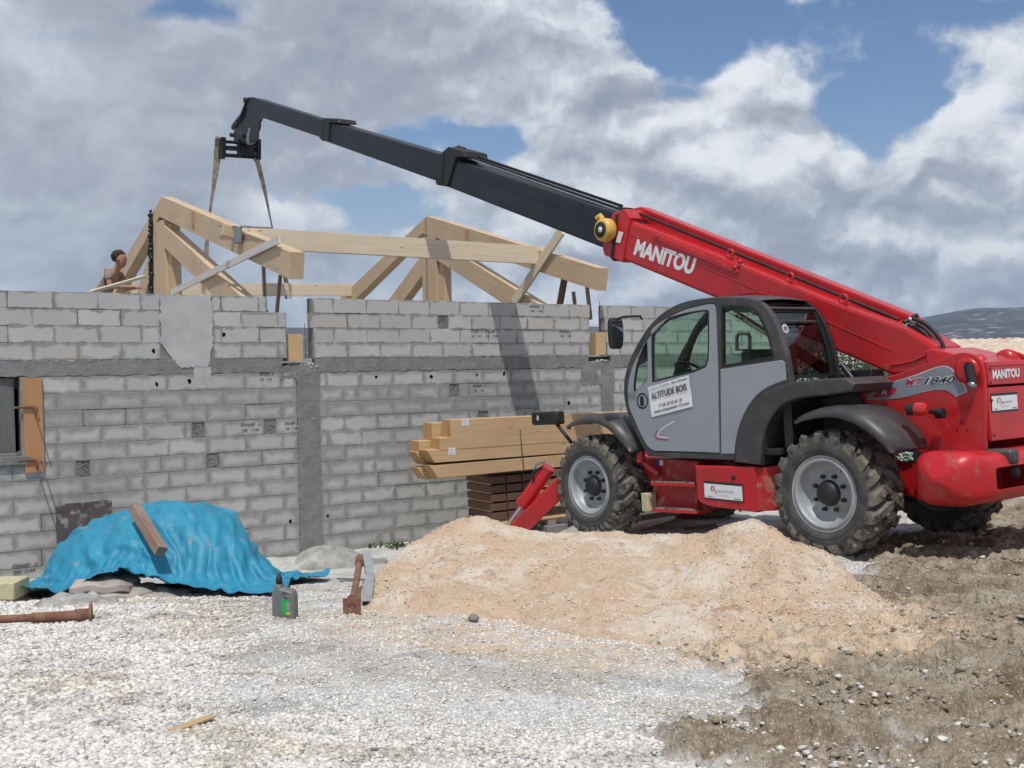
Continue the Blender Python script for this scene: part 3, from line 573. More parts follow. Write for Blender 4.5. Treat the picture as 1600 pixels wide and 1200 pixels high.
# ---------------------------------------------------------------- block wall
def block_material():
    m=bpy.data.materials.new('concrete_block'); m.use_nodes=True; nt=m.node_tree; N=nt.nodes; L=nt.links; b=N['Principled BSDF']; b.inputs['Roughness'].default_value=.94; b.inputs['Specular IOR Level'].default_value=.2
    tc=N.new('ShaderNodeTexCoord'); at_=N.new('ShaderNodeAttribute'); at_.attribute_name='bc'; sp=N.new('ShaderNodeSeparateColor'); L.new(at_.outputs['Color'],sp.inputs[0])
    def noise(s,d=6,r=.6,st=None):
        n=N.new('ShaderNodeTexNoise'); n.inputs['Scale'].default_value=s; n.inputs['Detail'].default_value=d; n.inputs['Roughness'].default_value=r; L.new(tc.outputs['Object'],n.inputs['Vector']); return n.outputs['Fac']
    def M_(op,a,b_=None,c=None,clamp=False):
        n=N.new('ShaderNodeMath'); n.operation=op; n.use_clamp=clamp
        for i,v in enumerate((a,b_,c)):
            if v is None: continue
            if isinstance(v,(int,float)): n.inputs[i].default_value=v
            else: L.new(v,n.inputs[i])
        return n.outputs[0]
    def rmp(f,lo,hi,a=0,b_=1):
        r=N.new('ShaderNodeMapRange'); L.new(f,r.inputs[0]); r.inputs[1].default_value=lo; r.inputs[2].default_value=hi; r.inputs[3].default_value=a; r.inputs[4].default_value=b_; return r.outputs[0]
    def mix(f,c1,c2):
        x=N.new('ShaderNodeMix'); x.data_type='RGBA'; L.new(f,x.inputs[0])
        for i,c_ in ((6,c1),(7,c2)):
            if isinstance(c_,tuple): x.inputs[i].default_value=(*c_,1)
            else: L.new(c_,x.inputs[i])
        return x.outputs[2]
    u1=N.new('ShaderNodeUVMap'); u1.uv_map='UVMap'; u2=N.new('ShaderNodeUVMap'); u2.uv_map='far'
    s1=N.new('ShaderNodeSeparateXYZ'); L.new(u1.outputs[0],s1.inputs[0]); s2=N.new('ShaderNodeSeparateXYZ'); L.new(u2.outputs[0],s2.inputs[0])
    dist=M_('MINIMUM',M_('MINIMUM',s1.outputs[0],s2.outputs[0]),M_('MINIMUM',s1.outputs[1],s2.outputs[1]))
    dn=M_('ADD',dist,M_('MULTIPLY',M_('SUBTRACT',noise(6.5,5,.55),.5),.15))
    width=M_('ADD',M_('MULTIPLY',M_('MULTIPLY',sp.outputs[1],rmp(noise(.9,4),.35,.65,.35,1.25)),.062),.006)
    sm=M_('SUBTRACT',1,M_('DIVIDE',dn,width)); smear=N.new('ShaderNodeMapRange'); smear.interpolation_type='SMOOTHSTEP'; L.new(sm,smear.inputs[0]); smear.inputs[1].default_value=-1.5; smear.inputs[2].default_value=1.0
    base=mix(sp.outputs[0],(.40,.40,.39),(.475,.472,.458))
    base=mix(rmp(noise(1.6,7),.42,.70,0,.55),base,(.345,.345,.337))
    base=mix(rmp(sp.outputs[2],.90,.95,0,.25),base,(.42,.35,.28))
    base=mix(rmp(noise(90,4,.7),.50,.75,0,.30),base,(.22,.22,.21))
    mort=mix(rmp(noise(14,7,.7),.4,.7),(.245,.243,.235),(.31,.307,.295))
    mort=mix(rmp(noise(60,5,.7),.55,.72,0,.6),mort,(.15,.15,.145))
    L.new(mix(smear.outputs[0],base,mort),b.inputs['Base Color'])
    bp=N.new('ShaderNodeBump'); bp.inputs['Strength'].default_value=.6; bp.inputs['Distance'].default_value=.006; L.new(noise(120,5,.75),bp.inputs['Height'])
    bp2=N.new('ShaderNodeBump'); bp2.inputs['Strength'].default_value=.5; bp2.inputs['Distance'].default_value=.012; L.new(M_('MULTIPLY',smear.outputs[0],noise(40,7,.7)),bp2.inputs['Height']); L.new(bp.outputs[0],bp2.inputs['Normal']); L.new(bp2.outputs[0],b.inputs['Normal'])
    return m
MT['block']=block_material()
MT['cavity']=mat('raw_block_cavity',(.07,.07,.068),.95,bump=(40,.8,.02))
MT['rawend']=mat('raw_broken_block_end',(.20,.20,.195),.95,var=(20,(.07,.07,.068),.50,.62,6),var2=(60,(.33,.33,.32),.50,.66,6),bump=(40,1.0,.04))
WALLZ0=-1.2
def wall():
    root=thing('block_wall','long unrendered grey concrete block wall of the house under construction','wall',WM,(0,0,WALLZ0))
    r=random.Random(3); V=[];F=[];UV=[];UF=[];COL=[];FM=[]
    def quad(ids,uv,uf,m=0): F.append(ids);UV.append(uv);UF.append(uf);FM.append(m)
    def cell(s0,s1,z0,z1,smear,hole=None,opened=False,tilt=0):
        L_=s1-s0; Hh=z1-z0
        j=[r.uniform(.0045,.008) for _ in range(4)]; col=(r.random(),smear,r.random())
        dep=.0030+r.uniform(-.0015,.004); off=r.uniform(-.002,.002); tx=r.uniform(-.003,.003)
        gapL=r.random()<.10
        def P(s,z,rr): V.append((s,rr,z+wtilt(s))); COL.append((*col,1)); return len(V)-1
        ct=[(s0,z0),(s1,z0),(s1,z1),(s0,z1)]
        ins=[(s0+j[0],z0+j[1]),(s1-j[2],z0+j[1]),(s1-j[2],z1-j[3]),(s0+j[0],z1-j[3])]
        # chipped corners
        poly=[]
        for k,(a,b) in enumerate(ins):
            if r.random()<.13:
                c=r.uniform(.008,.03); dx=1 if k in (0,3) else -1; dz=1 if k in (0,1) else -1
                pa=(a+dx*c,b); pb=(a,b+dz*c*r.uniform(.4,1)); poly+= [pb,pa] if k in (0,2) else [pa,pb]
            else: poly.append((a,b))
        uvf=lambda s,z:(s-s0,z-z0); uff=lambda s,z:(s1-s,z1-z)
        d2=dep+(.03 if gapL else 0)
        back=[P(a,b,d2) for a,b in ct]; bk2=[P(a,b,.085) for a,b in ct]
        fr=[P(a,b,off+tx*((a-s0)/L_-.5)) for a,b in poly]; n=len(poly)
        if opened:
            fi=[P(a,b,.014) for a,b in poly]; quad(fi,[(.1,.1)]*n,[(.1,.1)]*n,2); fr=[P(a,b,off+.004) for a,b in poly]
            for k in range(n): quad([fr[k],fr[(k+1)%n],fi[(k+1)%n],fi[k]],[(.1,.1)]*4,[(.1,.1)]*4,2)
        elif False:      # broken open hollow block: cavity shows
            cav=[(s0+.03,z0+.05),(s1-.04,z0+.03),(s1-.03,z1-.05),(s0+.045,z1-.03)]
            ci=[P(a,b,off) for a,b in cav]; cb=[P(a,b,.07) for a,b in cav]
            for k in range(4):
                a,b=ins[k],ins[(k+1)%4]; i1=P(*a,off); i2=P(*b,off); quad([i1,i2,ci[(k+1)%4],ci[k]],[(.1,.1)]*4,[(.1,.1)]*4,0)
                quad([ci[k],ci[(k+1)%4],cb[(k+1)%4],cb[k]],[(.1,.1)]*4,[(.1,.1)]*4,1)
            quad(cb,[(.1,.1)]*4,[(.1,.1)]*4,1)
        elif hole:
            hs,hz,hr=hole; K=10; hp=[]
            for k in range(K):
                a=2*math.pi*k/K; q=hr*r.uniform(.65,1.25); hp.append((hs+q*math.cos(a)*.8,hz+q*math.sin(a)))
            me_=bmesh.new(); 
            from mathutils.geometry import delaunay_2d_cdt as cdt
            pts=[Vector(p) for p in poly]+[Vector(p) for p in hp]
            res=cdt(pts,[],[list(range(n)),list(range(n,n+K))],1,1e-6)
            idm=[P(v.x,v.y,off) for v in res[0]]
            for f in res[2]:
                cx=sum(res[0][i].x for i in f)/len(f); cz=sum(res[0][i].y for i in f)/len(f)
                inside=False; jx=K-1
                for ix in range(K):
                    xi,yi=hp[ix]; xj,yj=hp[jx]
                    if ((yi>cz)!=(yj>cz)) and (cx<(xj-xi)*(cz-yi)/(yj-yi)+xi): inside=not inside
                    jx=ix
                if not inside: quad([idm[i] for i in f],[uvf(res[0][i].x,res[0][i].y) for i in f],[uff(res[0][i].x,res[0][i].y) for i in f])
            me_.free()
            h0=[P(a,b,off) for a,b in hp]; h1=[P(hs+(a-hs)*.9,hz+(b-hz)*.9,.075) for a,b in hp]
            for k in range(K): quad([h0[k],h0[(k+1)%K],h1[(k+1)%K],h1[k]],[(.1,.1)]*4,[(.1,.1)]*4,1)
            quad(h1,[(.1,.1)]*K,[(.1,.1)]*K,1)
        else: quad(fr,[uvf(*p) for p in poly],[uff(*p) for p in poly])
        # joint slope between outer edge and face
        fm=[]; src=back
        # fan: connect each outer side with its chain of inner points
        m=0; start=[0]*4; k2=0; chain=[]
        cnt=[]; q=0
        for k,(a,b) in enumerate(ins):
            c=1 if (poly[q]==(a,b)) else 2; cnt.append((q,c)); q+=c
        for k in range(4):
            q0,c0=cnt[k]; q1,c1=cnt[(k+1)%4]; a=fr[q0+c0-1]; b=fr[q1]; o1=src[k]; o2=src[(k+1)%4]
            quad([o1,o2,b,a],[(0,0)]*4,[(0,0)]*4,0)
            if c0==2: quad([o1,fr[q0+1],fr[q0]],[(0,0)]*3,[(0,0)]*3,0)
            quad([bk2[k],bk2[(k+1)%4],o2,o1],[(0,0)]*4,[(0,0)]*4,0)
    holes=[(wf(px,py,0)) for px,py in [(240,548),(350,523),(245,600),(296,596),(293,613),(383,590),(443,635),(500,637),(440,691),(454,815),(588,589),(674,588),(745,586),(788,584),(916,625),(889,630),(987,578),(497,691),(512,806),(1052,590),(60,600),(1180,585),(1200,620),(690,497)]]
    opens=[(wf(px,py,0)) for px,py in [(310,670),(333,720),(692,500),(710,605),(755,655),(422,665),(130,740)]]
    def row(z0,z1,segs,ph,smear):
        for a,b in segs:
            k=math.floor((a-ph)/.497); e=ph+k*.497; cuts=[a]
            while e<b:
                if e>a+.06 and e<b-.06: cuts.append(e)
                if r.random()<.06 and e+.2>a+.1 and e+.2<b-.1 and smear>.3: cuts.append(e+.19)
                e+=.497
            for (hs,hz) in opens:
                if a+.2<hs<b-.2 and z0<hz-wtilt(hs)<z1: cuts=[c for c in cuts if abs(c-hs)>.16]+[hs-.085,hs+.085]
            cuts.append(b); cuts=sorted(cuts)
            for c0,c1 in zip(cuts[:-1],cuts[1:]):
                h=None; op=False
                for (hs,hz) in holes:
                    if c0+.03<hs<c1-.03 and z0+.03<hz-wtilt(hs)<z1-.03: h=(hs,hz-wtilt(hs),r.uniform(.022,.036))
                for (hs,hz) in opens:
                    if c0<hs<c1 and z0<hz-wtilt(hs)<z1 and c1-c0<.28: op=True
                cell(c0,c1,z0,z1,smear,h,op)
    NL,NR=(-3.55,-3.2),(1.50,1.77)
    L1=-12.5; R1=5.95
    up=[(L1,-5.19),(-4.54,NL[0]),(NR[1],R1)]
    for i in range(4):
        z1=2.40-.2*i; z0=z1-.2; ph=-6.91 if i%2==0 else -6.65
        lft=NL[0]-(.27 if i==0 else 0.0); rgt=NL[1]+(.03 if i!=1 else -.02); sm=[.05,.10,.10,.28][i]
        row(z0,z1,[(L1,-5.19),(-4.54,lft)],ph,sm); row(z0,z1,[(rgt,NR[0]-(0.02*(i%2)))],-2.88 if i%2==0 else -2.68,sm); row(z0,z1,[(NR[1]+.02*i,R1)],2.1 if i%2 else 2.35,sm)
    for i in range(13):
        z1=1.41-.2*i; z0=z1-.2; sm=r.choice([.45,.6,.8,1.0]) if i else .35
        opn=z1>.55
        lseg=[(L1,-8.4),(-6.80,-3.43)] if opn else [(L1,-3.43)]
        row(z0,z1,lseg,-6.91 if i%2 else -6.62,sm); row(z0,z1,[(-3.11,1.71)],-2.75 if i%2 else -2.50,sm if i>0 else .4); row(z0,z1,[(1.95,R1)],2.1 if i%2 else 2.35,.4)
    me=bpy.data.meshes.new('blockwork'); b=np.array([0,0,WALLZ0]); me.from_pydata([tuple(np.array(v)-b) for v in V],[],F)
    for n_,D in (('UVMap',UV),('far',UF)):
        u=me.uv_layers.new(name=n_); u.data.foreach_set('uv',[c for f in D for p in f for c in p])
    a=me.attributes.new('bc','FLOAT_COLOR','POINT'); a.data.foreach_set('color',np.array(COL,np.float32).ravel())
    me.materials.append(MT['block']); me.materials.append(MT['cavity']); me.materials.append(MT['rawend']); me.polygons.foreach_set('material_index',FM); me.update()
    bm=bmesh.new(); bm.from_mesh(me); 
    bm.to_mesh(me); bm.free()
    o=bpy.data.objects.new('blockwork',me); C.objects.link(o); o.parent=root
    # solid core behind the faces, ends of the wall
    core=MB()
    def cb(a,b,z0,z1,r0=.08,r1=.2,m=0):
        vs=[(a,r0,z0+wtilt(a)),(b,r0,z0+wtilt(b)),(b,r1,z0+wtilt(b)),(a,r1,z0+wtilt(a)),(a,r0,z1+wtilt(a)),(b,r0,z1+wtilt(b)),(b,r1,z1+wtilt(b)),(a,r1,z1+wtilt(a))]
        core.add(vs,[(0,3,2,1),(4,5,6,7),(0,1,5,4),(1,2,6,5),(2,3,7,6),(3,0,4,7)],m)
    for a,b,c,d in ((L1,-3.83,1.6,2.398),(-3.83,NL[0],1.6,2.198),(NL[1]+.03,NR[0]-.02,1.6,2.398),(NR[1]+.06,R1,1.6,2.398),(L1,-8.4,-1.2,1.5),(-8.4,-6.8,-1.2,.55),(-6.8,R1,-1.2,1.5),(-8.4,-6.8,1.41,1.5)): cb(a,b,c,d)
    core.build('block_backs','mortar',root)
    def rough(name,s0,s1,z0,z1,r0,mt,amp=.006,edge=.012,depth=.1,ns=None,lab=None,taper=None):
        nx=max(2,int((s1-s0)/.03)); nz=max(3,int((z1-z0)/.03)); S,Z=np.meshgrid(np.linspace(s0,s1,nx+1),np.linspace(z0,z1,nz+1),indexing='ij')
        e=np.zeros_like(S); e[0,:]=e[-1,:]=1; ez=np.zeros_like(S); ez[:,0]=ez[:,-1]=1
        n=fbm(S*7,Z*7,4,1)-.5; nn=fbm(S*22+4,Z*22,3,2)-.5
        S2=S+e*(nn*edge*3); Z2=Z+ez*(nn*edge*2.5); Rr=r0+n*amp*2+nn*amp
        if taper is not None: S2=taper(S2,Z2)
        mb=MB(); vs=np.stack([S2,Rr,Z2+wtilt(S2)],-1).reshape(-1,3); i=np.arange((nx+1)*(nz+1)).reshape(nx+1,nz+1)
        fs=np.stack([i[:-1,:-1],i[1:,:-1],i[1:,1:],i[:-1,1:]],-1).reshape(-1,4).tolist(); mb.add(vs,fs,sm=True)
        bd=[i[k,0] for k in range(nx+1)]+[i[nx,k] for k in range(1,nz+1)]+[i[k,nz] for k in range(nx-1,-1,-1)]+[i[0,k] for k in range(nz-1,0,-1)]
        ring=[vs[k] for k in bd]; rb=[(v[0],depth,v[2]) for v in ring]; n_=len(ring)
        mb.add(ring+rb,[(k,n_+k,n_+(k+1)%n_,(k+1)%n_) for k in range(n_)]); o=mb.build(name,mt,root)
        if lab: o['label']=lab
        return o
    rough('ring_beam',L1,-3.62,1.415,1.597,-.002,'concrete',.010); rough('ring_beam',-3.16,1.46,1.415,1.597,-.002,'concrete',.010); rough('ring_beam',1.9,R1,1.415,1.597,-.001,'concrete',.008)
    rough('mortar_bed',-3.63,-3.15,1.34,1.50,-.004,'concrete',.016,.02); rough('mortar_bed',1.30,1.97,1.14,1.50,-.003,'concrete',.013,.02)
    rough('tie_column',-3.43,-3.11,-1.2,1.41,-.006,'concrete',.010); rough('tie_column',1.71,1.95,-1.2,1.2,-.006,'concrete',.008)
    rough('cement_patch',-5.19,-4.54,1.50,2.395,-.010,'patch',.004,.018,taper=lambda S,Z:-4.70+(S+4.70)*(.34+.66*np.clip((Z-1.46)/.34,0,1)**.6),lab='pale smooth cement patch filling the column near the top left')
    rough('cement_patch',-4.79,-4.57,1.24,1.50,-.006,'patch',.008,.014)
    rough('mortar_bed',-5.21,-4.52,1.41,2.0,.004,'concrete',.008,.004)
    # stamps printed on some blocks
    st=MB()
    for px,py,w_ in [(838,482,.27),(744,521,.2),(768,521,.27),(884,521,.27),(748,606,.22),(391,667,.28),(455,665,.2),(415,588,.2),(38,887,.28),(1172,488,.25)]:
        s,z=wf(px,py,0); s-=w_/2
        text_on(st,'Simpfy  \u00fc',(s,-.007,z+.005),(w_,0,wtilt(1)*w_*0),(0.01,0,.05),bold=.012,shear=.35)
        text_on(st,'198   1144',(s+w_*.1,-.007,z-.055),(w_*.8,0,0),(0,0,.032),bold=.01)
    st.build('block_stamp','stamp',root,label='faint printed block maker stamps')
    for (s_,n_,sd_) in ((-3.30,70,1),(1.74,60,2)):
        rg=np.random.RandomState(sd_); mb=MB(); iv,ifc=ico()
        for _ in range(n_): c=np.array([s_+rg.randn()*.10,rg.uniform(-.012,.12),1.505+wtilt(s_)+rg.rand()*.025-.03*(rg.rand()<.3)]); mb.add(c+iv*(.6+.8*rg.rand(len(iv),1))*rg.uniform(.008,.024),ifc.tolist(),sm=False)
        mb.build('mortar_rubble','patch',root)
    rebar=MB(); 
    for px,py0,py1,rr in ((476,505,560,.06),(488,500,560,.1),(937,470,540,.1),(941,500,560,.1)):
        tube(rebar,[W3(px,py0,rr),W3(px+1.5,py1,rr)],.005,6)
    rebar.build('starter_bar','rust',root)
    # the other walls of the shell and its floor slab
    s2=MB(); box(s2,(-12.5,.2,1.28),(5.95,11.3,1.5)); o=s2.build('floor_slab','concrete',root)
    s3=MB()
    for a,b,c,d in ((5.75,5.95,.2,11.3),(-12.5,-12.3,.2,11.3)): box(s3,(a,c,-1.2),(b,d,1.28))
    box(s3,(-12.3,11.1,-1.2),(5.75,11.3,1.28)); s3.build('rear_walls','concrete',root)
wall()
# ---------------------------------------------------------------- timber roof
def truss(s,label,kp,end_px,apex_px,seam):
    """one king post truss across the house at wall position s; kp=(r0,r1) of the king post"""
    root=thing('roof_truss',label,'roof truss',WM,(s,0,1.5),group='roof trusses standing on the block wall')
    w=.20; hw=w/2; sc=s
    ez=end_px; az_=apex_px
    def P(r,z): return (sc,r,z)
    def timber(name,pts,thick=w,m='timber',off=0,lab=None):
        """pts polygon in (r,z)"""
        V,F=fill2d([pts],thick/2,.004); mb=MB(); c=np.array(pts).mean(0)
        d=np.array(pts[1])-np.array(pts[0]); d=d/np.linalg.norm(d); sh=random.random()*30
        vs=[(sc+off+v[2],v[0],v[1]) for v in V]
        for f in F:
            p=[np.array([V[k][0],V[k][1]]) for k in f]; zs=[V[k][2] for k in f]
            nrm_end=False
            mb.add([vs[k] for k in f],[list(range(len(f)))],0,uvs=[[(float(q@d)+sh,float(q@np.array([-d[1],d[0]]))+zz+sh) for q,zz in zip(p,zs)]])
        o=mb.build(name,m,root); 
        if lab: o['label']=lab
        return o
    e=np.array(ez); a=np.array(az_); d=(a-e)/np.linalg.norm(a-e); n=np.array([d[1],-d[0]]) if d[0]<0 else np.array([d[1],-d[0]])
    n=np.array([d[1],-d[0]]); n=n if n[1]<0 else -n
    dp=.36
    timber('rafter',[tuple(e),tuple(a),tuple(a+n*dp+d*.10),tuple(e+n*dp+np.array([-.02,0]))])
    rf=np.array([9.4,a[1]-(9.4-a[0])*.345]); d2=(rf-a)/np.linalg.norm(rf-a); n2=np.array([d2[1],-d2[0]]); n2=n2 if n2[1]<0 else -n2
    timber('rafter',[tuple(a+d2*.004),tuple(rf),tuple(rf+n2*dp),tuple(a+n*dp+d*.105)])
    timber('king_post',[(kp[1],1.9),(kp[1],a[1]-.40),(kp[0],a[1]-.40),(kp[0],1.9)],w*.98)
    timber('king_post',[(kp[0]-.004,1.9),(kp[0]-.004,a[1]-.46),(kp[0]-.20,a[1]-.50),(kp[0]-.20,1.9)],.16,'timber',off=.05)
    timber('tie_beam',[(-.02,1.53),(9.4,1.53),(9.4,1.89),(-.02,1.89)],w,'timberstack')
    # struts
    st0=np.array([kp[0]-.02,a[1]-.50]); st1=np.array([1.15,2.25]); ds=(st1-st0)/np.linalg.norm(st1-st0); ns=np.array([ds[1],-ds[0]]); ns=ns if ns[1]<0 else -ns
    timber('strut',[tuple(st0),tuple(st1),tuple(st1+ns*.36),tuple(st0+ns*.36)],w*.96)
    st0=np.array([kp[1]+.02,a[1]-.75]); st1=np.array([8.1,2.1]); ds=(st1-st0)/np.linalg.norm(st1-st0); ns=np.array([ds[1],-ds[0]]); ns=ns if ns[1]<0 else -ns
    timber('strut',[tuple(st0),tuple(st1),tuple(st1+ns*.36),tuple(st0+ns*.36)],w*.96)
    for rr in (.95,2.95): 
        z=float(np.interp(rr,[e[0],a[0]],[e[1],a[1]]))
    # notch cut for the purlin near the top of the front rafter
    for rr in (3.75,):
        z=float(np.interp(rr,[e[0],a[0]],[e[1],a[1]])); mb=MB(); beam(mb,(sc-hw-.012,rr,z-.03),(sc-hw-.012,rr,z-.25),.02,.10,up=(0,1,0)); mb.build('wedge','endgrain',root)
    mb=MB(); beam(mb,(sc-hw-.006,seam,a[1]-.02-max(0,seam-a[0])*.36),(sc-hw-.006,seam,1.95),.012,.02,up=(0,1,0)); mb.build('joint_strip','oldwood',root)
    return root
S1=wf(462,560,0)[0]; S2=wf(938,550,0)[0]
truss(S1,'left roof truss beside the worker, its front end over the left wall gap','x' and (5.38,6.10),(-.15,2.95),(5.43,4.38),6.15)
truss(S2,'right roof truss, its front rafter ending under the machine boom','x' and (4.95,5.5),(-.12,2.89),(5.27,4.31),5.3)
def site_timber():
    def pt(name,label,a,b,w,h,m,cat='timber',up=(0,0,1),me=None,group=None,extra=None):
        mb=MB(); mats=[m]+([me] if me else []); beam(mb,a,b,w,h,up,0,1 if me else 0)
        base=np.minimum(np.array(a),np.array(b)); o=solo(mb,name,mats,label,cat,WM,base=(base[0],base[1],base[2]),bevel=.003,group=group); return o
    # front purlin between the two trusses
    z0=wf(440,373,-1.2)[1]; 
    a=W3(421,373,1.55); b=W3(834,399,1.55)
    pt('purlin','long pale beam laid level from the left truss to the right truss',(S1-.02,1.55,a[2]),(S2+.1,1.55,b[2]),.09,.30,'timberpale','beam')
    pt('plank_offcut','short board stub sticking out behind the left truss rafter top',(S1-.28,1.9,a[2]+.14),(S1+.25,1.9,a[2]+.02),.08,.16,'timber','board')
    a=W3(180,452,8.8); b=W3(556,453,8.75)
    pt('purlin','long pale rear beam hung in the lifting slings behind the trusses',(a[0]-.3,8.8,a[2]),(b[0],8.8,b[2]),.16,.27,'timberpale','beam')
    pt('brace_board','white plank nailed diagonally across the left truss',T3(268,457,S1-.13),T3(437,374,S1-.13),.028,.105,'timbergrey','plank')
    pt('brace_board','light new batten leaning steeply across the right truss',T3(803,473,S2-.13),T3(878,360,S2-.13),.05,.17,'timberpale','plank')
    for (p0,p1,w,lab,m,ss) in [((414,478),(411,395),.05,'brown prop board standing under the left truss rafter, left one of a pair','oldwood',S1+.12),((433,484),(438,430),.05,'brown prop board under the left truss rafter end, nearer the gap','oldwood',S1+.12),((875,474),(882,436),.14,'dark slanted prop under the right truss rafter','brownwood',S2+.12),((920,474),(917,446),.06,'thin brown prop right under the right truss rafter end','oldwood',S2+.05),((898,474),(896,456),.06,'short board end poking above the wall under the right truss','oldwood',S2+.2)]:
        A=np.array(T3(*p0,ss)); A=A+np.array([0,0,0]); B_=np.array(T3(*p1,ss)); d=B_-A; A=A-d*(.9 if d[2]<.5 else .35)
        A[2]=max(A[2],1.52)
        pt('prop_board',lab,A,B_,.04,w,m,'board',up=(0,1,0))
    # short board ledge left of the worker
    pt('edge_board','pale board edge lying on the wall top in front of the worker',W3(140,457,.35),W3(226,432,3.2),.05,.04,'timberpale','board')
    # bundle of cloth/metal clamp on the rafter and the thin batten
    mb=MB(); tube(mb,[T3(341,353,S1-.14),T3(425,356,S1-.14)],.012,6); solo(mb,'thin_rod','steel','thin dark rod laid over the top of the left truss rafter','rod',WM,base=T3(341,353,S1-.14))
    c=T3(372,366,S1-.16); mb=MB(); box(mb,(c[0]-.035,c[1]-.10,c[2]-.13),(c[0]+.03,c[1]+.09,c[2]+.11)); box(mb,(c[0]-.04,c[1]-.02,c[2]+.10),(c[0]+.22,c[1]+.02,c[2]+.13))
    solo(mb,'clamp_block','steel','grey metal clamp gripping the top of the left truss rafter','clamp',WM,base=c,bevel=.02)
    mb=MB(); A=np.array(T3(236,335,S1-.12)); B_=np.array(T3(237,462,S1-.12)); n=60; rg=np.random.RandomState(3)
    tube(mb,[A*(1-t)+B_*t+rg.randn(3)*.008 for t in np.linspace(0,1,n)],.04,8,rs=list(.030+.035*rg.rand(n)),m=0)
    for t in np.linspace(0,1,26):
        p=A*(1-t)+B_*t+rg.randn(3)*.02; iv,ifc=ico(); mb.add(p+iv*.035*(.6+.8*rg.rand(len(iv),1))*np.array([.6,1,1.2]),ifc.tolist(),rg.randint(2))
    solo(mb,'chain_hoist',['blacksteel','weathered'],'dark mottled chain hanging beside the king post of the left truss','chain',WM,base=B_)
site_timber()
